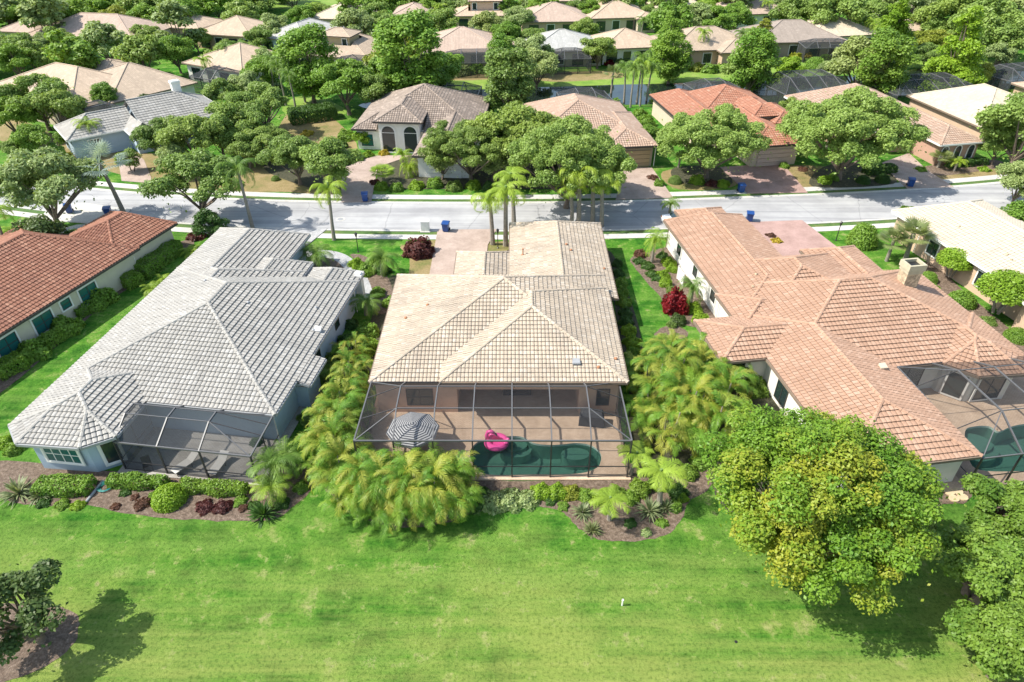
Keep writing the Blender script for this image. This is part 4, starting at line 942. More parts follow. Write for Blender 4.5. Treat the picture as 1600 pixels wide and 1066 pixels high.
# inflatable flamingo on the water
fx, fy = P(776,694); o = thing('pool_float', 'pink inflatable bird ring floating at the left of the pool', 'pool float', (fx, fy, -.02), rad(20))
m = MB(); n1, n2 = 28, 12
for i in range(n1):
    for j in range(n2):
        q = []
        for a, c in ((i,j),(i+1,j),(i+1,j+1),(i,j+1)):
            A = 2*math.pi*a/n1; Bq = 2*math.pi*c/n2; rr = .62+.25*math.cos(Bq); q.append((rr*math.cos(A)*1.05, rr*math.sin(A), .22+.25*math.sin(Bq)))
        m.poly(q)
m.lathe([(0,.16),(.75,.16)], (0,0,0), 20); m.obj('ring', M['pink_vinyl'], o, True)
m = MB(); m.tube([(-.55,.35,.25),(-.62,.42,.7),(-.52,.40,1.05),(-.30,.25,1.15),(-.12,.12,1.02)], [.17,.14,.13,.14,.1], 12); m.obj('neck', M['pink_vinyl'], o, True)
m = MB(); m.tube([(-.14,.13,1.04),(.02,.04,.92),(.05,.0,.78)], [.09,.07,.02], 8); m.obj('beak', M['black_plastic'], o, True)
m = MB(); m.tube([(.55,-.3,.35),(.75,-.42,.62),(.78,-.45,.75)], [.22,.15,.04], 10); m.obj('tail', M['pink_vinyl'], o, True)
for s in (-1, 1): m = MB(); m.tube([(-.1+s*.35,.1-s*.55,.45),(.2+s*.4,-.05-s*.6,.52),(.45+s*.2,-.2-s*.45,.45)], [.05,.16,.04], 8); m.obj('wing', M['pink_vinyl'], o, True)
# covered grill
gx, gy = P(924,662); o = thing('covered_grill', 'large grill under a charcoal cover at the right of the patio', 'grill', (gx, gy, .1), rad(-8))
m = MB(); b0 = [(-.95,-.5),(.95,-.5),(.95,.5),(-.95,.5)]; t0 = [(-.85,-.4),(.85,-.4),(.85,.42),(-.85,.42)]
for k in range(4):
    j = (k+1) % 4; m.poly([(*b0[k],0),(*b0[j],0),(*t0[j],.85),(*t0[k],.85)])
m.poly([(-.85,-.4,.85),(.85,-.4,.85),(.7,-.2,1.1),(-.7,-.2,1.1)]); m.poly([(-.7,-.2,1.1),(.7,-.2,1.1),(.7,.3,1.12),(-.7,.3,1.12)]); m.poly([(.85,.42,.85),(-.85,.42,.85),(-.7,.3,1.12),(.7,.3,1.12)])
m.poly([(.85,-.4,.85),(.85,.42,.85),(.7,.3,1.12),(.7,-.2,1.1)]); m.poly([(-.85,.42,.85),(-.85,-.4,.85),(-.7,-.2,1.1),(-.7,.3,1.12)])
m.obj('cover', plain('charcoal_cover', (.045,.048,.055), .85, var=.2), o); m = MB(); m.box(-.8,-.4,.0,.8,.4,.06); m.obj('base', M['black_metal'], o)
# sofa set in the shade of the patio
sx0, sy0 = .4, 41.2; o = thing('patio_sofa', 'dark wicker sofa in the shade of the covered patio', 'sofa', (sx0, sy0, .1)); m = MB(); m.box(-1,-.4,.1,1,.4,.42); m.obj('seat', M['black_plastic'], o); m = MB(); m.box(-1,.3,.42,1,.45,.85); m.obj('backrest', M['black_plastic'], o)
for s in (-1, 1): m = MB(); m.box(s*1.0-.1,-.4,.1,s*1.0+.1,.4,.62); m.obj('armrest', M['black_plastic'], o)
# loungers in the left cage
def lounger(px, py, rz, label):
    x, y = P(px, py); o = thing('sun_lounger', label, 'sun lounger', (x, y, .06), rad(rz), 'sun loungers in the left cage')
    m = MB(); m.box(-.33,-.95,.33,.33,.35,.39); m.obj('seat', M['lounger_fabric'], o)
    m = MB(); m.poly([(-.33,.35,.38),(.33,.35,.38),(.33,.95,.75),(-.33,.95,.75)]); m.poly([(-.33,.95,.70),(.33,.95,.70),(.33,.36,.33),(-.33,.36,.33)]); m.obj('backrest', M['lounger_fabric'], o)
    for a in (-.3, .3):
        for c in (-.85, .25): m = MB(); m.box(a-.025,c-.025,0,a+.025,c+.025,.33); m.obj('leg', M['black_metal'], o)
lounger(292,731,-35,'beige sun lounger in the middle of the left cage'); lounger(344,732,-12,'beige sun lounger on the right in the left cage')
x, y = P(233,733); o = thing('patio_chair', 'dark metal chair by the wall in the left cage', 'chair', (x, y, .06), rad(30)); m = MB(); m.box(-.28,-.28,.4,.28,.28,.46); m.obj('seat', M['black_metal'], o); m = MB(); m.box(-.28,.24,.46,.28,.3,.95); m.obj('backrest', M['black_metal'], o)
for a in (-.25, .25):
    for c in (-.25, .25): m = MB(); m.box(a-.02,c-.02,0,a+.02,c+.02,.4); m.obj('leg', M['black_metal'], o)
# air conditioners by the salmon house
def cooler(px, py, label):
    x, y = P(px, py); o = thing('air_conditioner', label, 'air conditioner', (x, y, 0), rad(8.5)); m = MB(); m.box(-.42,-.42,.1,.42,.42,.95); m.obj('case', M['grey_plastic'], o); m = MB(); m.lathe([(0,.99),(.34,.98),(.36,.95)], n=20); m.obj('fan_guard', M['black_metal'], o); m = MB(); m.box(-.5,-.5,0,.5,.5,.1); m.obj('base', M['concrete'], o)
cooler(1128,497,'grey air conditioner by the white wall beside the lime hedge'); cooler(1144,508,'grey air conditioner in the corner of the salmon-roofed house')
x, y = P(1062,442); o = thing('privacy_screen', 'white slatted screen against the white wall of the salmon-roofed house', 'screen', (x, y, 0), rad(98)); m = MB()
for k in range(8): m.box(-.8,-.03,.1+k*.17,.8,.03,.22+k*.17)
m.obj('slat_panel', M['white_trim'], o)
for s in (-1, 1): m = MB(); m.box(s*.8-.05,-.05,0,s*.8+.05,.05,1.5); m.obj('post', M['white_trim'], o)
for i, (a, b, t) in enumerate(((1483,770,'back left'),(1496,769,'back right'),(1490,780,'front left'),(1504,778,'front right'))):
    x, y = P(a, b); m = MB(); m.lathe([(.01,.13),(.29,.125),(.31,.09),(.31,0)], n=14, sx=1.1); so_ = m.obj('stepping_stone', plain('sandstone', (.5,.40,.25), .9, var=.15)) if i == 0 else so_.copy()
    if i: link(so_)
    so_.location = (x, y, 0); so_['label'] = 'round sandstone stepping stone, %s of the four outside the right cage' % t; so_['category'] = 'stepping stone'; so_['group'] = 'four stepping stones'
x, y = P(972,946); m = MB(); m.lathe([(.05,0),(.045,.45),(.07,.47),(.06,.55),(0,.56)], n=8); tag(m.obj('marker_post', M['white_trim']), 'short pale marker post standing alone on the fairway grass', 'marker post').location = (x, y, 0)
x, y = P(1150,1003); m = MB(); m.lathe([(0,.03),(.08,.03),(.09,0)], n=12); tag(m.obj('sprinkler_head', M['black_plastic']), 'small dark sprinkler lid in the fairway grass', 'sprinkler').location = (x, y, 0)
for px_, py_, r_, t in ((213,402,1.1,'beige boulder in the bed left of the terracotta roof'),(1128,770,.35,'small pale boulder beside the big yellow-green tree')):
    x, y = P(px_, py_); m = MB(); rn = random.Random(px_); K = 12
    for ring_i in range(5):
        for k in range(K):
            f = lambda i, k: ((math.cos(i*math.pi/10)*math.cos(2*math.pi*k/K))*r_*(1+.12*math.sin(k%K*2.1+i)), math.cos(i*math.pi/10)*math.sin(2*math.pi*k/K)*r_*.7*(1+.12*math.sin(k%K*2.1+i)), math.sin(i*math.pi/10)*r_*.6)
            m.poly([f(ring_i,k),f(ring_i,k+1),f(ring_i+1,k+1),f(ring_i+1,k)])
    tag(m.obj('boulder', M['stone']), t, 'boulder').location = (x, y, 0)
x, y = P(146,768); m = MB(); m.tube([(0,-1.0,.05),(.25,.9,.07)], .09, 8); tag(m.obj('drain_pipe', M['grey_plastic']), 'white drain pipe lying in the mulch by the pale blue wall', 'drain pipe').location = (x, y, 0)
x, y = P(165,762); m = MB()
for k in range(5):
    r = .3+.05*k; m.tube([(r*math.cos(t*.5), r*math.sin(t*.5), .05+.02*k) for t in range(13)], .02, 5)
tag(m.obj('garden_hose', plain('green_hose', (.03,.22,.2), .5)), 'coiled green garden hose on the mulch beside the left cage', 'garden hose').location = (x, y, 0)
# ------------------------------------------------------------------ vegetation
RS = np.random.RandomState(7)
def rdir(n, rs): v = rs.normal(size=(n, 3)); return v/np.linalg.norm(v, axis=1)[:, None]
def leaves_mesh(name, c, nrm, size, u1, u2, mat, aspect=.55, rs=RS):
    n = len(c); r = rs.normal(size=(n, 3)); a = np.cross(nrm, r); a /= np.linalg.norm(a, axis=1)[:, None]+1e-9; b = np.cross(nrm, a)
    s = size[:, None]; fold = nrm*s*.12
    v = np.stack([c-a*s, c-b*s*aspect+fold, c+a*s, c+b*s*aspect+fold], 1).reshape(-1, 3)
    m = bpy.data.meshes.new(name); m.vertices.add(n*4); m.vertices.foreach_set("co", v.astype(np.float32).ravel())
    m.loops.add(n*4); m.loops.foreach_set("vertex_index", np.arange(n*4, dtype=np.int32))
    m.polygons.add(n); m.polygons.foreach_set("loop_start", np.arange(0, n*4, 4, dtype=np.int32))
    try: m.polygons.foreach_set("loop_total", np.full(n, 4, dtype=np.int32))
    except Exception: pass
    l = m.uv_layers.new(name="UVMap"); uv = np.repeat(np.stack([u1, u2], 1), 4, 0); l.data.foreach_set("uv", uv.astype(np.float32).ravel())
    m.materials.append(mat); m.update(calc_edges=True); m.validate(); return m
def crown(name, mat, R, H, zc, nb, nl, leaf, seed, shape='dome', blob=(.2, .34), twig=True):
    """crown of leaf clumps round (0,0,zc): R half width, H half height"""
    rs = np.random.RandomState(seed); d = rdir(nb, rs)
    if shape == 'dome': d[:, 2] = np.where(d[:, 2] < -.55, -d[:, 2]*.8, d[:, 2])
    rr = rs.uniform(.45, .88, nb)[:, None]
    if shape == 'cone':
        z = rs.uniform(0, 1, nb); a = rs.uniform(0, 2*math.pi, nb); w = (1-z)**.5*.85*rs.uniform(.45, 1, nb)
        bc = np.stack([np.cos(a)*w*R, np.sin(a)*w*R, (z*2-1)*H], 1); br = R*rs.uniform(*blob, nb)*(1.15-z*.7)
    elif shape == 'tall':
        z = rs.uniform(-1, 1, nb); a = rs.uniform(0, 2*math.pi, nb); w = np.sqrt(np.clip(1-z*z*.9, .05, 1))*rs.uniform(.45, .85, nb)
        bc = np.stack([np.cos(a)*w*R, np.sin(a)*w*R, z*H*.88], 1); br = R*rs.uniform(*blob, nb)
    else:
        bc = d*rr*np.array([R, R, H]); br = min(R, H*1.3)*rs.uniform(*blob, nb)
        bc[:, :2] *= (1+.16*np.sin(3*np.arctan2(d[:, 1], d[:, 0])+seed))[:, None]
    if shape == 'dome' and nb >= 40:      # big lobes that carry smaller clumps: deep gaps between the lobes
        nL = max(9, nb//9); ga = np.arange(nL)*2.39996+seed; gz = np.linspace(-.35, .97, nL)+rs.uniform(-.06, .06, nL); gr = np.sqrt(np.clip(1-gz*gz, .04, 1))
        lc = np.stack([np.cos(ga)*gr, np.sin(ga)*gr, gz], 1)*rs.uniform(.50, .74, nL)[:, None]; lr = rs.uniform(.26, .40, nL); lobe = rs.choice(nL, nb, p=lr**2/(lr**2).sum())
        d2 = rdir(nb, rs); d2[:, 2] = np.where(d2[:, 2] < -.4, -d2[:, 2], d2[:, 2]); bc = (lc[lobe]+d2*lr[lobe][:, None]*rs.uniform(.45, 1.0, nb)[:, None]*np.array([1, 1, .8]))*np.array([R, R, H])
    else: lobe = np.arange(nb) % 7
    lh = rs.rand(lobe.max()+1)
    w = br**2; k = rs.choice(nb, nl, p=w/w.sum()); dd = rdir(nl, rs); flip = (dd[:, 2] < -.2) & (rs.rand(nl) < .6); dd[flip, 2] *= -1
    rad_ = (rs.uniform(.35, 1.0, nl)**.6+np.abs(rs.normal(0, .10, nl)))[:, None]
    c = bc[k]+dd*rad_*br[k][:, None]*np.array([1, 1, .72]); c[:, 2] += zc
    lo_ = rs.rand(nl) < .006; e3 = rdir(nl, rs)*(rs.uniform(.5, 1.0, nl)**.5)[:, None]*np.array([R, R, H])*.98; e3[:, 2] += zc
    if shape == 'dome': c[lo_] = e3[lo_]
    nrm = dd*.5+np.array([0, 0, .6])+rs.normal(size=(nl, 3))*.42; nrm /= np.linalg.norm(nrm, axis=1)[:, None]
    u2 = np.clip(lh[lobe][k]*.45+rs.rand(nb)[k]*.35+rs.rand(nl)*.2, 0, 1)
    me = leaves_mesh(name, c, nrm, leaf*rs.uniform(.6, 1.25, nl), rs.rand(nl), u2, mat, .6, rs)
    return me, bc+np.array([0, 0, zc]), br
def trunk(zc, bc, H, r0=.22, n=9, seed=1, multi=1, mat='trunk', z0=None):
    rs = random.Random(seed); m = MB(); fork = z0 if z0 else max(.8, (zc-H)*.95+.2)
    for s in range(multi):
        ox, oy = ((.3*math.cos(s*2.3), .3*math.sin(s*2.3)) if multi > 1 else (0, 0)); fx, fy = ox*2.2+rs.uniform(-.2, .2), oy*2.2+rs.uniform(-.2, .2)
        m.tube([(ox,oy,-.1),(ox+fx*.2,oy+fy*.2,fork*.5),(fx,fy,fork)], [r0*1.35,r0,r0*.8], 8, False)
        pick = rs.sample(range(len(bc)), min(n, len(bc)))
        for i in pick:
            b = bc[i]; mid = ((fx+b[0])*.5+rs.uniform(-.3,.3), (fy+b[1])*.5+rs.uniform(-.3,.3), fork+(b[2]-fork)*.45+rs.uniform(0,.3))
            m.tube([(fx,fy,fork-.1), mid, tuple(b)], [r0*.55, r0*.33, r0*.1], 5, False)
    return m.mesh('trunk', M[mat])
PROTO = {}
def proto(key, fn):
    if key not in PROTO: PROTO[key] = fn()
    return PROTO[key]
# every prototype: list of (part name, mesh); nominal half width 1 scaled at planting
TREE = dict(  # R, H, zc, blobs, leaves, leaf size, shape, blob, trunk radius, multi
 bigoak=(9.0,4.7,5.7,190,70000,.155,'dome',(.09,.19),.36,1),
 oak=(4.5,2.9,4.0,85,26000,.145,'dome',(.13,.27),.24,1), round=(3.0,2.5,3.3,44,14000,.14,'dome',(.2,.34),.17,1), tall=(2.6,3.4,4.2,56,16000,.14,'tall',(.22,.40),.18,1),
 cone=(2.8,4.2,4.8,64,16000,.14,'cone',(.24,.40),.2,1), small=(1.6,1.3,1.7,26,6500,.10,'dome',(.24,.4),.08,2),
 faroak=(4.5,3.2,3.8,40,6000,.29,'dome',(.18,.34),.25,1), fartall=(2.6,3.8,4.2,30,4500,.27,'tall',(.26,.44),.2,1), midoak=(4.5,3.1,3.9,55,13000,.20,'dome',(.16,.31),.24,1))
def tree_proto(shape, mat, var):
    def f():
        R, H, zc, nb, nl, lf, sh, bl, tr, mu = TREE[shape]; sd = var*17+len(shape)*3+len(mat)
        me, bc, br = crown('crown', M['leaf_'+mat], R, H, zc, nb, nl, lf, sd, sh, bl)
        return [('crown', me), ('trunk', trunk(zc, bc, H, tr, 10, sd, mu))]
    return proto((shape, mat, var), f)
# shrubs
def shrub_mesh(mat, nl, leaf, seed, flat=1.0, rough=.2):
    rs = np.random.RandomState(seed); d = rdir(nl, rs); d[:, 2] = np.abs(d[:, 2])
    f = 1+rough*np.sin(d[:, 0]*4+seed)*np.cos(d[:, 1]*5+seed*2)*.8; r = (rs.uniform(.72, 1.0, nl)*f)[:, None]
    c = d*r*np.array([1, 1, 1.0*flat]); c[:, 2] += .02
    lowm = rs.rand(nl) < .25; c[lowm, 2] *= rs.uniform(.1, .7, lowm.sum())
    nrm = d*.7+rs.normal(size=(nl, 3))*.45+np.array([0, 0, .2]); nrm /= np.linalg.norm(nrm, axis=1)[:, None]
    u2 = .5+.5*np.sin(d[:, 0]*6+seed)*np.cos(d[:, 2]*7+d[:, 1]*5); return leaves_mesh('foliage', c, nrm, leaf*rs.uniform(.6, 1.3, nl), rs.rand(nl), np.clip(u2*.6+rs.rand(nl)*.4, 0, 1), M['leaf_'+mat], .6, rs)
def shrub_proto(kind, mat, var):
    def f():
        if kind == 'trim': return [('foliage', shrub_mesh(mat, 6500, .055, var+3, 1.0, .05))]
        if kind == 'bush': return [('foliage', shrub_mesh(mat, 2600, .10, var+5, .95, .30))]
        if kind == 'low': return [('foliage', shrub_mesh(mat, 1800, .11, var+9, .55, .35))]
        if kind == 'far': return [('foliage', shrub_mesh(mat, 700, .2, var+9, .8, .3))]
    return proto((kind, mat, var), f)
def hedge_mesh(lx, ly, lz, mat, seed, dens=260, leaf=.085):
    rs = np.random.RandomState(seed); A = np.array([lx*ly, lx*lz, lx*lz, ly*lz, ly*lz]); n = int(A.sum()*dens); k = rs.choice(5, n, p=A/A.sum())
    u, v = rs.uniform(-.5, .5, n), rs.uniform(-.5, .5, n); c = np.zeros((n, 3)); nn = np.zeros((n, 3))
    for i in range(5):
        q = k == i
        if i == 0: c[q] = np.stack([u[q]*lx, v[q]*ly, np.full(q.sum(), lz)], 1); nn[q] = (0,0,1)
        elif i < 3: s = -1 if i == 1 else 1; c[q] = np.stack([u[q]*lx, np.full(q.sum(), s*ly/2), (v[q]+.5)*lz], 1); nn[q] = (0,s,0)
        else: s = -1 if i == 3 else 1; c[q] = np.stack([np.full(q.sum(), s*lx/2), u[q]*ly, (v[q]+.5)*lz], 1); nn[q] = (s,0,0)
    wob = .07*np.sin(c[:, 0]*2.1+seed)+.06*np.cos(c[:, 1]*2.7+c[:, 0]*3.3); c += nn*(wob+rs.uniform(-.14, .06, n))[:, None]
    e = np.minimum(1, np.abs(c/np.array([lx/2, ly/2, lz]))); c[:, :2] *= 1-.10*(e[:, 2:3]**4)*.6
    nrm = nn*.8+rs.normal(size=(n, 3))*.5+np.array([0,0,.2]); nrm /= np.linalg.norm(nrm, axis=1)[:, None]
    u2 = .5+.5*np.sin(c[:, 0]*3+seed)*np.cos(c[:, 1]*4+c[:, 2]*5)
    return leaves_mesh('foliage', c, nrm, leaf*rs.uniform(.6, 1.3, n), rs.rand(n), np.clip(.6*u2+.4*rs.rand(n), 0, 1), M['leaf_'+mat], .6, rs)
# palms
def frond(V, U, base, az, el, ln, nlf, ll, droop, rs, wd=.07, hang=.5, u2=None):
    """arching leaf with leaflets on both sides: appends quads to V, U"""
    p = np.array(base, float); e = el; st = ln/nlf; u2 = rs.rand() if u2 is None else u2
    for i in range(nlf):
        t = (i+.5)/nlf; d = np.array([math.cos(az)*math.cos(e), math.sin(az)*math.cos(e), math.sin(e)]); q = p+d*st
        side = np.array([-math.sin(az), math.cos(az), 0]); up = np.cross(d, -side)
        V.append([p-side*.022, p+side*.022, q+side*.018, q-side*.018]); U.append((.3, u2))
        L_ = ll*math.sin(math.pi*min(1, .12+t*.86))**.6
        for s in (-1, 1):
            for k in range(2):
                b = p+d*st*(k*.5+.05); j = rs.uniform(-.3, .3); dr = side*s*(math.cos(hang+j))+d*(.55+.5*t+rs.uniform(-.15,.15))-np.array([0,0,1])*math.sin(hang+j)*.9
                dr /= np.linalg.norm(dr); tip = b+dr*L_*rs.uniform(.85, 1.1)+np.array([0,0,-L_*.15]); midp = b+dr*L_*.5+np.array([0,0,L_*.05])
                uu = rs.rand(); V.append([b-d*wd*.2, b+d*wd*.25, midp+d*wd*.4, midp-d*wd*.2]); U.append((uu, u2)); V.append([midp-d*wd*.2, midp+d*wd*.4, tip+d*wd*.08, tip]); U.append((uu, u2))
        p = q; e -= droop/nlf*(1+.8*t)
def quads_mesh(name, V, U, mat):
    v = np.array(V, dtype=np.float32).reshape(-1, 3); n = len(V); m = bpy.data.meshes.new(name); m.vertices.add(n*4); m.vertices.foreach_set("co", v.ravel())
    m.loops.add(n*4); m.loops.foreach_set("vertex_index", np.arange(n*4, dtype=np.int32)); m.polygons.add(n); m.polygons.foreach_set("loop_start", np.arange(0, n*4, 4, dtype=np.int32))
    try: m.polygons.foreach_set("loop_total", np.full(n, 4, dtype=np.int32))
    except Exception: pass
    l = m.uv_layers.new(name="UVMap"); l.data.foreach_set("uv", np.repeat(np.array(U, dtype=np.float32), 4, 0).ravel()); m.materials.append(mat); m.update(calc_edges=True); m.validate(); return m
def palm_proto(kind, mat, var):
    def f():
        rs = np.random.RandomState(var*11+len(kind)); V, U = [], []; tm = MB(); parts = []
        if kind == 'queen':      # tall single trunk, plumose drooping fronds
            h = 6.2; lean = rs.uniform(-.5, .5); tip = (lean, rs.uniform(-.3,.3), h); tm.tube([(0,0,-.1),(lean*.25,0,h*.35),(lean*.7,tip[1]*.6,h*.75),tip], [.20,.15,.13,.12], 8)
            for i in range(17): frond(V, U, tip, i*2.4+rs.uniform(-.3,.3), rs.uniform(-.1, 1.25) if i > 3 else 1.2, rs.uniform(2.3,3.0), 17, .62, 2.0, rs, .085, .7, rs.rand())
            cs = MB(); cs.tube([(tip[0],tip[1],h-.1),(tip[0],tip[1],h+.7)], [.15,.07], 8); parts.append(('crownshaft', cs.mesh('crownshaft', M['green_trunk'])))
        elif kind == 'royal':    # foxtail: fat green plumes, short arching
            h = 5.2; tip = (rs.uniform(-.4,.4), rs.uniform(-.2,.2), h); tm.tube([(0,0,-.1),(tip[0]*.3,0,h*.4),tip], [.19,.15,.13], 8)
            for i in range(13): frond(V, U, (tip[0],tip[1],h+.5), i*2.4+rs.uniform(-.25,.25), rs.uniform(.2, 1.35), rs.uniform(2.0,2.7), 18, .52, 2.5, rs, .085, .6, rs.rand())
            cs = MB(); cs.tube([(tip[0],tip[1],h-.1),(tip[0],tip[1],h+.9)], [.17,.08], 8); parts.append(('crownshaft', cs.mesh('crownshaft', M['green_trunk'])))
        elif kind == 'date':     # short trunk, stiff arching fronds
            h = 1.6; tm.tube([(0,0,-.1),(.1,0,h)], [.16,.14], 8)
            for i in range(24): frond(V, U, (.1,0,h), i*2.4+rs.uniform(-.2,.2), rs.uniform(.05, 1.3), rs.uniform(1.5,2.0), 12, .42, 1.5, rs, .06, .3)
        elif kind == 'low':      # trunkless rosette of feather fronds
            tm.tube([(0,0,-.1),(0,0,.4)], [.2,.15], 8)
            for i in range(20): frond(V, U, (0,0,.35), i*2.4, rs.uniform(.25, 1.2), rs.uniform(1.3,1.8), 11, .45, 1.5, rs, .07, .25)
        elif kind == 'areca':    # clump of many stems, each with a few arching fronds
            for s in range(13):
                a = s*2.4; r = .25+.5*(s/10); h = rs.uniform(1.0, 2.5)*(1.25-.5*s/10); bx, by = r*math.cos(a), r*math.sin(a); tx, ty = bx*1.9, by*1.9
                tm.tube([(bx,by,-.1),(tx,ty,h)], [.06,.045], 6)
                for i in range(6): frond(V, U, (tx,ty,h), a+rs.uniform(-1.6,1.6), rs.uniform(.5, 1.45), rs.uniform(1.6,2.6), 12, .46, rs.uniform(1.5,2.5), rs, .085, .0, rs.rand())
        elif kind in ('fan', 'silver'):
            h = 5.4 if kind == 'silver' else 3.2; tip = (-.6 if kind == 'silver' else .1, 0, h); tm.tube([(0,0,-.1),(tip[0]*.4,0,h*.5),tip], [.22,.16,.14] if kind == 'silver' else [.2,.17,.17], 10)
            nf = 20 if kind == 'silver' else 30; pl = 1.5 if kind == 'silver' else 1.0; fr = 1.1 if kind == 'silver' else .85
            for i in range(nf):
                az = i*2.4; el = rs.uniform(-.35, 1.35); d = np.array([math.cos(az)*math.cos(el), math.sin(az)*math.cos(el), math.sin(el)]); side = np.array([-math.sin(az), math.cos(az), 0]); b = np.array(tip); e = b+d*pl+np.array([0,0,-.15]); u2 = rs.rand()
                V.append([b-side*.03, b+side*.03, e+side*.025, e-side*.025]); U.append((.6, u2))
                for k in range(17):
                    a = -1.9+3.8*k/16; q = d*math.cos(a)+side*math.sin(a)+np.array([0,0,-.12*abs(a)-.1]); q /= np.linalg.norm(q); n2 = np.cross(q, np.cross(d, side)); n2 /= np.linalg.norm(n2)+1e-9; L_ = fr*(1-.09*abs(a))
                    V.append([e, e+q*L_*.6-n2*.045, e+q*L_, e+q*L_*.6+n2*.045]); U.append((rs.rand(), u2))
        elif kind == 'spiky':    # rosette of sword leaves
            tm.tube([(0,0,-.05),(0,0,.15)], [.08,.06], 6)
            for i in range(70):
                az = i*2.4; el = rs.uniform(.1, 1.4); ln = rs.uniform(.7,1.0); d = np.array([math.cos(az)*math.cos(el), math.sin(az)*math.cos(el), math.sin(el)]); s = np.array([-math.sin(az), math.cos(az), 0])*.045; m0 = d*ln*.55; t = d*ln+np.array([0,0,-.15]); u2 = rs.rand()
                V.append([s*.6, -s*.6, m0-s, m0+s]); U.append((rs.rand(), u2)); V.append([m0+s, m0-s, t-s*.1, t+s*.1]); U.append((rs.rand(), u2))
        parts.insert(0, ('fronds' if kind != 'spiky' else 'leaves', quads_mesh('fronds', V, U, M['leaf_'+mat]))); parts.append(('trunk', tm.mesh('trunk', M['palm_trunk']))); return parts
    return proto((kind, mat, var), f)
PLANTS = []
WORD = dict(bigoak='wide spreading', oak='spreading', round='round-crowned', tall='tall', cone='conical', small='small', faroak='spreading', fartall='tall', midoak='spreading', trim='clipped round', bush='bushy', low='low', far='bushy',
            queen='tall feather', royal='plume-leaved', date='short feather', low_palm='trunkless feather', areca='clumping', fan='fan-leaved', silver='silver fan', spiky='spiky-leaved')
CW = dict(oak='olive green', oak_grey='grey-green', oak_dark='dark green', bright='bright green', lime='lime green', yellowgreen='yellow-green', maple='yellow-green', laurel='glossy green', magnolia='dark', deep='deep green', burgundy='burgundy',
          brownred='reddish brown', gold='golden', variegated='cream-variegated', spike='striped', palm='green', palm_lime='lime green', silver='silvery', sabal='grey-green', areca='yellow-green', red='deep red')
def put(parts, name, noun, x, y, sc, rz, words, group=None, label=None, far=False):
    o = bpy.data.objects.new(name, None); link(o); o.location = (x, y, 0); o.rotation_euler = (0, 0, rz); o.scale = sc if hasattr(sc, '__len__') else (sc,)*3; o['category'] = noun
    for nm, me in parts: c = bpy.data.objects.new(nm, me); link(c, o)
    PLANTS.append([o, words, x, y, label, noun, group]); return o
rT = random.Random(5)
def tree(px, py, rp, shape='oak', mat='oak', z=None, hs=1.0, label=None, var=None):
    """crown centre at this pixel, rp: half width of the crown in pixels"""
    R, H, zc = TREE[shape][:3]; s = 1.0; x, y = 0, 0
    k = {'tall': 1.12, 'fartall': 1.15, 'cone': 1.3}.get(shape)
    for _ in range(8):
        x, y = P(px, py, zc*s*hs); D = depth(x, y, zc*s*hs); s = rp*D/F_PX/R
        if k:
            se = CAM_H/math.hypot(y, CAM_H); hs0 = math.sqrt(max(.05, k*k-se*se))*R/(H*math.cos(math.asin(min(.95, se)))); hs = hs0
    if shape in ('oak','bigoak','midoak','faroak','round'): s *= 1.14 if shape != 'midoak' or py > 95 else .96
    noun = 'tree'; v = (rT.randrange(3) if shape != 'bigoak' else rT.randrange(2)) if var is None else var
    return put(tree_proto(shape, mat, v), {'cone': 'cypress_tree', 'small': 'small_tree'}.get(shape, 'oak_tree' if 'oak' in shape else 'tree'), 'tree', x, y, (s, s, s*hs), rT.uniform(0, 6.28), '%s %s tree' % (CW[mat], WORD[shape]), label=label)
def shrub(px, py, rp, kind='bush', mat='bright', fl=1.0, label=None):
    d = F_PX/depth(*P(px, py), .5); s = rp/d; x, y = P(px, py, s*fl*.5)
    return put(shrub_proto(kind, mat, rT.randrange(2)), 'shrub', 'shrub', x, y, (s, s, s*fl), rT.uniform(0, 6.28), '%s %s shrub' % (CW[mat], WORD[kind]), label=label)
def palm(px, py, h=None, kind='queen', mat='palm', sc=None, label=None, fr=1.0):
    """px,py: foot of the palm"""
    nat = dict(queen=6.2, royal=5.7, date=1.7, low=.5, areca=2.2, fan=3.2, silver=5.4, spiky=.3)[kind]; x, y = P(px, py); k = (h/nat) if h else (sc or 1)
    s = (fr*(1 if h else k), fr*(1 if h else k), k)
    return put(palm_proto(kind, mat, rT.randrange(2)), 'palm_tree' if kind != 'spiky' else 'spiky_plant', 'palm' if kind != 'spiky' else 'plant', x, y, s, rT.uniform(0, 6.28) if kind != 'silver' else 0, '%s %s %s' % (CW[mat], WORD['low_palm' if kind == 'low' else kind], 'palm' if kind != 'spiky' else 'plant'), label=label)
def hedge(pa, pb, wd, ht, mat, label, dens=260, leaf=.085):
    a, b = P(*pa), P(*pb); L_ = math.dist(a, b); me = hedge_mesh(L_, wd, ht, mat, int(pa[0])+int(pb[1]), dens, leaf)
    o = put([('foliage', me)], 'hedge', 'hedge', (a[0]+b[0])/2, (a[1]+b[1])/2, 1, math.atan2(b[1]-a[1], b[0]-a[0]), 'hedge', label=label); return o

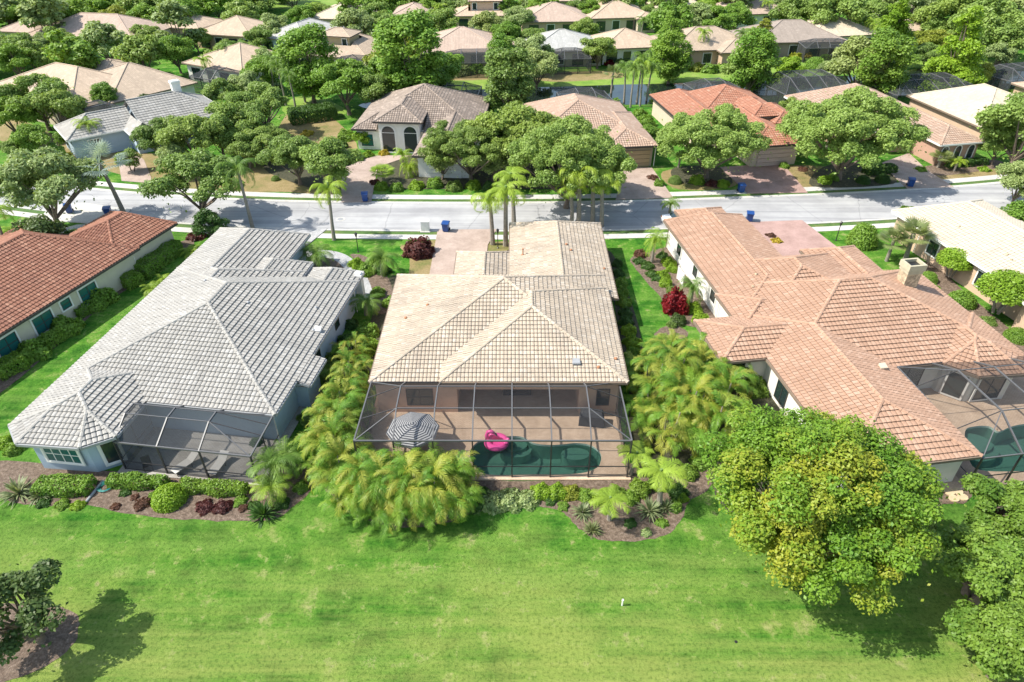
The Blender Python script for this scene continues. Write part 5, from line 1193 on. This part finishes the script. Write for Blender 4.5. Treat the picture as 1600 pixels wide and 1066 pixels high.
# --- the large trees of the foreground
def special(name, noun, label, px, py, rp, R, H, zc, nb, nl, leaf, mat, seed, shape='dome', blob=(.13,.24), tr=.22, multi=3, fork=None):
    s = 1; 
    for _ in range(6): x, y = P(px, py, zc*s); s = rp*depth(x, y, zc*s)/F_PX/R
    me, bc, br = crown('crown', M['leaf_'+mat], R, H, zc, nb, nl, leaf, seed, shape, blob)
    return put([('crown', me), ('trunk', trunk(zc, bc*(1 if mat != 'maple' else 1.0), H, tr, 16 if mat != 'maple' else 22, seed, multi, mat='pale_bark' if mat == 'maple' else 'trunk', z0=fork))], name, noun, x, y, s, 0, '', label=label)
special('maple_tree', 'tree', 'very large yellow-green tree with several trunks behind the salmon-roofed house', 1286, 782, 188, 7.2, 5.2, 5.6, 240, 100000, .112, 'maple', 4, blob=(.08,.18), tr=.2, multi=5)
special('laurel_tree', 'tree', 'glossy green tree at the right edge, upper of three', 1562, 800, 72, 3, 1.9, 2.6, 40, 15000, .13, 'laurel', 5, multi=3, blob=(.2,.34))
special('laurel_tree', 'tree', 'glossy green tree at the right edge, middle of three', 1545, 892, 86, 3.2, 1.9, 2.6, 46, 17000, .13, 'laurel', 6, multi=3, blob=(.2,.34))
special('laurel_tree', 'tree', 'glossy green tree in the bottom right corner', 1572, 1008, 84, 3.0, 1.9, 2.6, 42, 16000, .13, 'laurel', 8, multi=3, blob=(.2,.34))
special('magnolia_tree', 'tree', 'dark magnolia in the mulch bed at the bottom left', 22, 955, 92, 3.2, 2.5, 2.9, 60, 7500, .13, 'magnolia', 9, multi=2, blob=(.12,.22))
# --- street trees, near side
tree(70,300,76,'oak','oak_grey'); tree(72,372,42,'small','magnolia'); tree(120,378,26,'small','deep'); tree(306,292,64,'oak','oak_dark'); tree(325,350,26,'small','deep'); tree(1588,345,32,'small','bright'); tree(1596,290,34,'round','oak_grey')
palm(395,357,7.0,'queen','palm',fr=1.2); palm(522,375,6.0,'queen','palm_lime',fr=1.15); palm(196,338,6.4,'silver','silver',fr=1.35, label='silver blue fan palm leaning over the road at the left'); palm(22,412,5.6,'queen','palm_lime')
palm(790,384,6.6,'royal','palm_lime',fr=1.6); palm(770,382,5.6,'royal','palm_lime',fr=1.5); palm(803,350,5.8,'royal','palm_lime',fr=1.5); palm(904,352,6.6,'royal','palm_lime',fr=1.6); palm(926,350,5.8,'royal','palm_lime',fr=1.6); palm(893,352,4.6,'royal','palm_lime',fr=1.4); palm(940,354,5.0,'royal','palm_lime',fr=1.5)
tree(735,240,70,'bigoak','oak_dark'); tree(800,222,66,'oak','oak'); tree(888,262,94,'bigoak','oak',hs=1.15); tree(690,256,24,'round','oak_grey')
tree(1112,228,84,'bigoak','oak'); tree(1328,218,104,'bigoak','oak'); tree(1600,212,70,'oak','oak'); palm(1140,250,4.6,'queen','palm'); palm(1325,228,5.4,'fan','silver'); palm(1290,235,4.4,'queen','palm_lime'); palm(1370,235,4.6,'queen','palm_lime')
tree(462,250,46,'oak','oak_dark'); tree(512,262,40,'round','oak'); tree(300,222,48,'oak','oak'); tree(362,198,48,'oak','oak'); tree(410,170,46,'oak','oak'); tree(250,222,40,'oak','oak_dark'); tree(232,172,20,'round','magnolia'); tree(392,215,26,'round','deep')
palm(150,238,4.2,'queen','palm_lime'); tree(52,225,28,'round','bright'); tree(85,240,18,'small','bright')
tree(60,160,50,'oak','oak'); tree(20,185,42,'oak','bright'); tree(92,178,34,'round','oak'); tree(165,155,22,'tall','bright'); palm(132,165,4.6,'queen','palm'); palm(118,165,4.4,'queen','palm')
tree(480,96,46,'tall','bright'); tree(540,135,50,'oak','bright'); tree(640,92,58,'tall','bright'); tree(680,118,44,'oak','bright'); tree(590,150,30,'round','oak_dark'); tree(610,120,34,'round','bright')
palm(463,175,6.0,'queen','palm'); palm(447,165,6.4,'queen','palm'); palm(477,160,6.0,'queen','palm'); palm(430,150,6,'queen','palm'); palm(455,140,6,'queen','palm_lime'); palm(600,168,3.6,'fan','sabal'); palm(582,166,3.4,'fan','sabal')
tree(795,125,44,'tall','oak_dark'); tree(785,90,30,'tall','bright'); tree(830,82,38,'midoak','oak_grey'); tree(838,110,34,'midoak','oak_grey'); tree(755,170,16,'small','bright')
palm(985,168,6.2,'queen','palm'); palm(1000,166,6.6,'queen','palm_lime'); palm(975,160,5.8,'queen','palm'); palm(1010,158,5.6,'queen','palm'); palm(955,146,3.4,'fan','sabal'); palm(995,160,7.2,'queen','palm')
tree(935,78,32,'midoak','oak'); tree(1045,62,30,'cone','bright'); tree(1050,85,32,'tall','bright'); palm(1095,98,5.6,'queen','palm_lime'); palm(1150,95,5.2,'queen','palm'); palm(1165,90,5,'queen','palm_lime')
tree(1180,95,40,'tall','bright'); tree(1192,60,22,'cone','yellowgreen'); tree(1165,118,34,'midoak','oak'); palm(1165,145,4.8,'queen','palm_lime'); palm(1180,142,4.8,'queen','palm_lime')
tree(1345,108,48,'midoak','oak_grey'); tree(1385,102,44,'tall','laurel'); tree(1395,50,36,'cone','lime'); tree(1455,68,30,'midoak','yellowgreen'); tree(1450,85,26,'midoak','oak_dark'); tree(1500,78,46,'cone','lime'); tree(1490,118,34,'midoak','lime'); tree(1525,122,22,'round','yellowgreen')
tree(1297,112,18,'round','oak_grey'); tree(1230,112,24,'midoak','lime'); palm(1350,75,5.2,'queen','palm_lime'); palm(1362,80,5.0,'queen','palm_lime'); tree(1390,140,14,'small','lime')
for a in ((1545,40,60),(1590,60,50),(1480,28,48),(1430,12,34),(1520,12,40),(1560,85,30),(1510,55,34),(1465,45,30)): tree(*a,'midoak',rT.choice(['oak_grey','oak']))
for a in ((1300,18,50,'midoak','oak'),(1240,25,40,'midoak','oak'),(1360,25,36,'midoak','oak'),(1120,35,34,'midoak','bright'),(1085,28,38,'midoak','oak_grey'),(1030,30,26,'midoak','oak_grey'),(1150,30,24,'round','bright'),(1015,20,18,'midoak','oak')): tree(*a)
for a in ((560,45,44,'midoak','oak_grey'),(600,50,36,'midoak','oak'),(585,22,30,'midoak','oak'),(690,35,34,'midoak','oak'),(640,45,28,'midoak','oak_grey'),(765,42,34,'midoak','oak_grey'),(810,30,28,'midoak','oak_grey'),(830,60,26,'midoak','oak'),(918,45,24,'midoak','oak'),(430,45,32,'midoak','oak_grey'),(405,60,26,'midoak','oak'),(470,25,26,'midoak','bright'),(500,20,24,'midoak','oak'),(550,12,26,'fartall','bright'),(700,12,22,'midoak','oak_dark'),(790,60,22,'round','bright'),(795,15,26,'midoak','bright'),(925,18,24,'midoak','bright'),(900,15,22,'midoak','oak_dark')): tree(*a)
for a in ((92,66,32,'midoak','oak'),(65,74,28,'midoak','oak_grey'),(55,88,34,'midoak','oak'),(20,75,36,'midoak','oak'),(230,55,26,'midoak','oak'),(215,72,22,'midoak','oak_grey'),(268,74,24,'midoak','oak_dark'),(305,60,24,'midoak','oak'),(180,30,30,'midoak','yellowgreen'),(25,100,30,'midoak','bright'),(352,150,28,'midoak','oak'),(385,140,28,'midoak','oak_grey'),(410,118,30,'midoak','bright'),(205,95,18,'small','bright'),(395,85,28,'midoak','oak'),(415,95,30,'midoak','oak_grey'),(275,85,26,'round','bright'),(355,90,22,'round','oak')): tree(*a)
palm(365,118,5,'queen','palm'); palm(380,112,5,'queen','palm'); palm(330,135,4.6,'queen','palm_lime'); palm(495,45,5,'queen','palm_lime'); palm(690,50,5.4,'queen','palm_lime'); palm(515,100,4.6,'queen','gold' if False else 'palm_lime'); palm(845,42,4.6,'queen','palm'); palm(1245,38,4.8,'queen','palm_lime'); palm(1095,42,5,'queen','palm_lime'); palm(1190,40,5,'queen','palm_lime'); palm(1000,70,5,'queen','palm')
for a in ((25,30),(70,22),(120,25),(165,18),(210,20),(260,10),(300,22),(340,12),(380,28),(400,10),(45,10),(140,5),(230,32),(95,10),(320,2),(365,6),(10,12),(185,4),(280,30)): tree(a[0],a[1],rT.uniform(20,30),'faroak',rT.choice(['bright','oak','oak_dark','bright']))
for a in ((640,5),(665,16),(615,12),(740,8),(830,8),(850,14),(690,2),(780,2),(940,4),(1040,6),(1110,10),(1150,10),(1210,8),(1270,6),(1330,4),(1380,6),(590,4),(1230,0),(1460,2),(1500,0),(1550,14),(960,10),(1000,4)): tree(a[0],a[1],rT.uniform(18,28),'faroak',rT.choice(['bright','oak_grey','oak','oak_grey']))
for a in ((20,240,20,'round','oak'),(110,212,20,'small','bright'),(200,250,18,'small','oak'),(410,225,34,'oak','oak'),(565,215,16,'small','lime'),(620,205,14,'small','bright'),(345,225,30,'oak','oak'),(385,238,24,'round','oak'),(270,250,24,'round','oak_grey'),(1060,180,16,'small','bright'),(1010,215,18,'round','bright'),(1250,205,22,'round','bright'),(1235,175,18,'round','oak'),(1560,230,26,'round','oak'),(945,270,30,'round','oak'),(770,255,34,'oak','oak_grey'),(840,235,40,'oak','bright')): tree(*a)
# canopy between the far houses
rF = random.Random(21); spots = [(p[2], p[3]) for p in PLANTS if p[5] == 'tree' and p[3] > 110]; n_ = 0
for _ in range(6000):
    if n_ >= 150: break
    yy = rF.uniform(122, 222); xx = rF.uniform(-.82, .82)*yy*.98
    if -62 < xx < -25 and yy > 193: continue
    u_, v_ = Q(xx, yy, 0)
    if 690 < u_ < 1700 and 84 < v_ < 168: continue
    if any(math.hypot(h.w(0, 7)[0]-xx, h.w(0, 7)[1]-yy) < 12.5 or math.hypot(h.w(0, -6)[0]-xx, h.w(0, -6)[1]-yy) < 10 for h in FARH): continue
    if any(math.hypot(a-xx, b-yy) < 5.6 for a, b in spots): continue
    spots.append((xx, yy)); n_ += 1; rp_ = rF.uniform(3.2, 5.2)*F_PX/depth(xx, yy, 4); u_, v_ = Q(xx, yy, 3.8); tree(u_, v_, rp_, rF.choice(['faroak','faroak','fartall']), rF.choice(['oak_grey','oak','oak','bright','oak_dark','yellowgreen' if rF.random() < .3 else 'oak_grey']))
# --- palms and shrubs of the near gardens
for px_, py_, s_ in [(540,655,.85),(550,600,.75),(528,690,.9),(525,730,.95),(548,765,1.0),(585,778,1.05),(622,786,1.1),(605,796,.95),(650,798,1.0),(668,785,1.1),(700,785,1.0),(690,797,.9),(530,712,.9),(552,560,.65),(565,788,.95),(545,630,.75),(535,672,.8)]: palm(px_,py_,None,'areca','areca',sc=s_)
for px_, py_, s_ in [(500,600,10),(510,575,10),(500,650,11),(490,700,12),(505,745,13),(575,800,12),(620,808,12)]: shrub(px_,py_,s_,'bush',rT.choice(['deep','bright','oak_dark']))
for px_, py_, s_ in [(1015,610,1.0),(1050,600,1.05),(1090,615,1.05),(1120,640,1.0),(1065,650,1.05),(1020,650,1.0),(1110,690,1.05),(1075,575,.9),(1130,600,.9),(1035,570,.8),(1040,690,1.0),(1085,665,1.0)]: palm(px_,py_,None,'areca','areca',sc=s_*1.02)
palm(1030,790,3.0,'royal','palm_lime',label='lime green palm with long drooping fronds beside the right areca clump',fr=1.15); palm(952,812,2.2,'royal','palm_lime',fr=.95); palm(985,742,2.2,'royal','palm_lime',fr=.9)
palm(430,752,1.8,'date','palm',fr=1.25); palm(455,738,1.6,'date','palm',fr=1.1); palm(425,778,1.2,'date','palm_lime')
[shrub(a_,b_,c_,k_,m_) for a_,b_,c_,k_,m_ in ((95,785,12,'low','bright'),(120,787,11,'low','lime'),(65,784,11,'low','deep'),(195,768,9,'low','deep'),(240,772,9,'low','bright'),(280,776,9,'low','deep'),(375,781,11,'low','bright'),(395,788,10,'low','deep'),(440,785,12,'bush','deep'),(470,760,12,'bush','bright'),(380,792,8,'low','brownred'),(760,790,9,'low','bright'),(880,788,10,'low','bright'),(860,780,10,'low','deep'),(950,795,10,'low','bright'),(985,815,10,'low','deep'),(1035,815,10,'low','bright'),(1010,830,9,'low','variegated'),(1055,790,12,'bush','bright'),(1065,775,11,'bush','lime'))]; palm(412,806,None,'spiky','deep',sc=1.4); palm(30,772,None,'spiky','spike',sc=1.6); palm(62,776,None,'spiky','spike',sc=1.1); palm(910,802,None,'spiky','spike',sc=1.0); palm(925,830,None,'spiky','spike',sc=.9); palm(1015,800,None,'spiky','spike',sc=1.3); palm(1040,795,None,'spiky','spike',sc=.9)
palm(500,420,1.9,'date','palm',fr=1.3); palm(478,408,1.5,'date','palm',fr=1.0); palm(598,432,2.2,'date','palm',fr=1.25); palm(572,492,1.5,'date','palm',fr=1.2); palm(1018,410,2.6,'date','palm_lime',fr=1.0); palm(1078,482,2.2,'date','palm',fr=1.0)
palm(300,398,None,'low','palm_lime',sc=.9); palm(330,388,None,'low','palm_lime',sc=.7); palm(238,455,None,'low','palm_lime',sc=.8); palm(255,440,None,'low','palm_lime',sc=.7)
palm(1412,412,3.4,'fan','sabal',fr=1.3,label='shaggy grey-green fan palm behind the stone chimney'); palm(1385,408,2.6,'fan','sabal'); palm(1045,336,1.5,'date','palm',fr=.9)
palm(1490,268,1.4,'date','palm_lime'); palm(1465,262,1.6,'fan','sabal'); palm(640,275,1.2,'low','palm_lime'); palm(600,285,1.6,'fan','palm_lime'); palm(630,262,2.0,'date','palm_lime'); palm(1060,262,1.6,'date','palm'); palm(1240,240,2,'date','palm')
palm(25,380,1.4,'date','palm_lime')
for a in ((262,773,27,'trim','lime',1.0,'bright lime clipped round shrub in the bed by the left cage'),(655,385,24,'bush','burgundy',1.0,'large burgundy shrub on the lawn above the cream roof'),(1057,468,21,'bush','red',1.6,'tall deep red shrub by the white wall of the salmon-roofed house'),
          (1350,366,23,'trim','bright',1.5,'tall round green shrub on the lawn beyond the salmon roof'),(1486,425,27,'trim','lime',1.0,'flat-topped lime shrub on bare stems, nearer the chimney'),(1560,478,40,'trim','lime',1.0,'large flat-topped lime shrub on bare stems at the right edge'),
          (1505,465,22,'trim','bright',.9,None),(1452,432,14,'trim','bright',1.1,None),(1460,450,10,'bush','bright',1.2,None),(1590,522,18,'trim','bright',1,None),(1545,500,12,'bush','oak_dark',.8,None)): shrub(*a[:6], label=a[6])
for a in ((795,776,24,'low','variegated'),(770,779,22,'low','variegated'),(822,776,20,'low','variegated'),(742,780,20,'low','deep'),(750,768,15,'low','deep'),(845,766,17,'bush','lime'),(870,766,17,'bush','lime'),(892,768,15,'bush','yellowgreen'),(210,775,7,'low','brownred'),(222,784,13,'low','brownred'),(318,789,15,'low','burgundy'),(346,788,15,'low','burgundy'),(180,790,8,'low','brownred'),
          (572,540,22,'bush','bright'),(575,515,18,'bush','bright'),(560,590,20,'bush','deep'),(478,650,14,'bush','oak_dark'),(500,585,16,'bush','oak_dark'),(520,560,16,'bush','oak_dark'),(540,530,14,'bush','deep'),(548,505,12,'bush','deep'),(612,470,14,'bush','bright'),(590,455,12,'bush','bright'),(570,420,15,'bush','bright'),(585,408,12,'bush','bright'),(556,410,12,'bush','lime'),(600,420,12,'bush','deep'),
          (965,410,9,'bush','deep'),(966,425,10,'bush','deep'),(970,440,11,'bush','bright'),(972,455,12,'bush','bright'),(975,470,12,'bush','bright'),(978,487,11,'bush','deep'),(978,500,12,'bush','deep'),(983,515,13,'bush','lime'),(988,532,14,'bush','lime'),(990,550,14,'bush','bright'),(992,570,14,'bush','deep'),(995,590,13,'bush','oak_dark'),
          (1000,405,10,'low','deep'),(1012,412,11,'low','deep'),(1020,425,11,'low','deep'),(1028,432,10,'low','deep'),(1045,408,11,'bush','lime'),(1050,418,10,'bush','lime'),(1036,428,11,'bush','lime'),(1040,440,11,'bush','lime'),(1050,452,9,'bush','oak_dark'),(1085,480,14,'bush','lime'),(1095,495,14,'bush','lime'),(1060,498,13,'bush','magnolia'),(1050,505,9,'bush','oak_dark'),(1000,395,10,'bush','brownred'),(1035,398,9,'bush','deep'),
          (1000,760,18,'bush','laurel'),(1030,750,18,'bush','bright'),(1060,765,16,'bush','deep'),(985,775,14,'bush','bright'),(965,770,15,'bush','laurel'),(940,775,14,'bush','lime'),(915,772,14,'bush','bright'),(1075,735,16,'bush','laurel'),(1095,720,16,'bush','bright'),(1005,700,16,'bush','laurel'),(1180,600,22,'bush','laurel'),(1165,592,14,'bush','laurel'),(1452,792,16,'trim','yellowgreen'),(1445,822,20,'bush','oak_dark'),(1420,838,20,'bush','oak_dark'),(1215,374,9,'low','gold'),(1205,366,8,'low','brownred'),(1105,330,10,'bush','oak_dark'),(1420,325,12,'low','bright'),
          (150,462,26,'bush','bright'),(98,508,24,'bush','bright'),(50,545,26,'bush','bright'),(305,365,14,'low','burgundy'),(340,362,12,'bush','deep'),(45,395,14,'bush','lime'),(815,395,7,'low','brownred'),(795,393,6,'low','brownred'),
          (20,700,14,'bush','bright'),(5,690,14,'bush','lime'),(400,690,10,'bush','deep')): shrub(*a)
hedge((60,765),(145,765),1.4,.75,'bright','leafy green hedge under the teal window of the pale blue wall'); hedge((172,756),(262,760),.9,.7,'bright','clipped green hedge left of the round lime shrub'); hedge((285,764),(388,771),.9,.7,'bright','clipped green hedge between the round lime shrub and the small date palms')
hedge((222,437),(278,392),1.7,1.5,'bright','long green hedge along the cream wall by the side door'); hedge((196,452),(220,440),1.5,1.2,'bright','short green hedge by the corner of the cream wall'); hedge((118,498),(150,480),1.3,1.0,'bright','green hedge under the windows of the terracotta-roofed house'); hedge((0,590),(40,570),1.6,1.2,'bright','green hedge at the left edge by the cream wall'); hedge((70,545),(95,528),1.3,.9,'bright','green hedge between two small trees by the cream wall')
hedge((455,192),(525,182),3.2,1.9,'deep','long dark clipped hedge on the lawn left of the taupe-roofed house',120,.13)
hedge((880,101),(985,99),.9,.8,'oak_dark','row of low dark hedge along the pond-side patio',70,.2); hedge((1350,272),(1395,268),1.4,.9,'deep','low dark hedge beneath the big oak across the street',150,.12); hedge((1480,262),(1540,256),1.0,.8,'deep','low hedge under the three arched windows',120,.12)
for a in ((430,278,7,'trim','oak_dark'),(596,290,11,'bush','lime'),(620,292,11,'bush','bright'),(650,288,12,'bush','lime'),(680,285,13,'bush','bright'),(710,290,13,'bush','oak_dark'),(740,288,12,'bush','lime'),(765,290,12,'bush','deep'),(585,282,9,'low','burgundy'),(560,245,10,'bush','bright'),(540,250,12,'bush','deep'),(575,240,9,'bush','lime'),(600,238,8,'bush','gold'),(1020,275,9,'low','brownred'),(1030,285,9,'bush','bright'),(1055,280,11,'trim','oak_dark'),(1090,280,12,'bush','lime'),(1115,284,11,'low','burgundy'),(1130,286,10,'bush','lime'),
          (1290,280,11,'bush','lime'),(1305,275,10,'bush','bright'),(1350,280,11,'trim','deep'),(1380,278,12,'trim','deep'),(1255,262,8,'low','brownred'),(1225,258,8,'bush','bright'),(1275,98,16,'trim','bright'),(1290,90,10,'trim','bright'),(1245,88,12,'far','yellowgreen'),(1262,85,8,'far','gold'),(1235,118,16,'far','lime'),(1215,122,14,'far','lime'),(1110,105,14,'far','bright'),(1130,104,12,'far','bright'),(1090,104,12,'far','yellowgreen'),(1010,190,16,'bush','bright'),(1020,205,14,'bush','bright'),(1030,220,12,'bush','palm_lime'),(1000,178,14,'bush','bright'),(960,165,18,'bush','bright'),(940,158,14,'bush','bright'),(1440,262,9,'low','bright'),(1540,262,9,'low','lime'),(970,96,9,'far','oak_dark'),(952,97,8,'far','red'),(720,108,16,'far','oak_grey'),(745,106,14,'far','bright'),
          (80,232,10,'bush','lime'),(100,240,10,'low','yellowgreen'),(125,248,8,'low','brownred'),(30,210,14,'bush','bright'),(480,205,10,'low','gold'),(540,210,14,'bush','bright'),(530,225,12,'bush','deep'),(230,112,12,'far','bright'),(250,118,12,'far','bright'),(380,150,18,'far','oak'),(420,130,18,'far','oak_grey'),(1580,145,12,'far','bright'),(1230,140,14,'bush','lime'),(1225,155,12,'bush','bright'),(1235,170,12,'bush','oak_dark')): shrub(*a)
# small trunks under the two flat-topped lime shrubs and the side-garden trees
for o in [p[0] for p in PLANTS if p[4] and 'bare stems' in p[4]] :
    s = o.scale[0]; o.location.z = 1.1*s; m = MB()
    for a in range(4): m.tube([(.12*math.cos(a*1.6),.12*math.sin(a*1.6),-1.1),(.4*math.cos(a*1.6),.4*math.sin(a*1.6),.25)], [.06,.04], 6, False)
    m.obj('trunk', M['palm_trunk'], o); o.scale = (s, s, s*.8)
# --- labels: where each plant stands, then its rank among its like
LM = [('the cream-roofed house', -1, 50), ('the grey-roofed house', -27, 48), ('the salmon-roofed house', 27, 46), ('the terracotta-roofed house', -42, 56), ('the ivory-roofed right house', 50, 58), ('the taupe-roofed house', -14, 101), ('the pinkish-roofed house', 12, 96), ('the red-roofed house', 32, 102), ('the rose-roofed house', 55, 100), ('the grey gabled house', -55, 97), ('the pond', 40, 118),
      ('the far tan house', -66, 120), ('the ochre two-storey house', -38, 137), ('the long rose house', -95, 158), ('the umbrella-cage house', -9, 142), ('the pale grey far house', 11, 145), ('the tan pond-side house', 43, 152), ('the brown-roofed far house', 66, 155), ('the white-arched far house', 27, 184), ('the golf fairway', -60, 195), ('the left cage', -22, 36), ('the centre cage', -1, 34), ('the pool deck on the right', 42, 35)]
_u = ['','one','two','three','four','five','six','seven','eight','nine','ten','eleven','twelve','thirteen','fourteen','fifteen','sixteen','seventeen','eighteen','nineteen','twenty']
NUMW = _u+['twenty-'+w for w in _u[1:10]]+['thirty']+['thirty-'+w for w in _u[1:10]]+['forty']
def _o(w):
    h, _, t = w.rpartition('-'); sp_ = {'one':'first','two':'second','three':'third','five':'fifth','eight':'eighth','nine':'ninth','twelve':'twelfth','twenty':'twentieth','thirty':'thirtieth','forty':'fortieth'}
    return (h+'-' if h else '')+sp_.get(t, t+'th')
ORD = [_o(w) for w in NUMW[1:]]
ks = {}
for r in PLANTS:
    o, wds, x, y, lab, noun, grp = r
    if lab: o['label'] = lab; continue
    nm, lx, ly = min(LM, key=lambda q: (q[1]-x)**2+(q[2]-y)**2); dx, dy = x-lx, y-ly
    rel = ('behind' if dy > 0 else 'in front of') if abs(dy) > abs(dx)*.9 else ('right of' if dx > 0 else 'left of')
    ks.setdefault('%s %s %s' % (wds, rel, nm), []).append(r)
for k, rs_ in ks.items():
    if len(rs_) == 1: rs_[0][0]['label'] = k; continue
    rs_.sort(key=lambda r: Q(r[2], r[3], 0)[0])
    for i, r in enumerate(rs_): r[0]['label'] = k+', '+(ORD[i]+' from left' if i < len(rs_)-1 or i == 1 and False else 'rightmost of '+NUMW[len(rs_)])
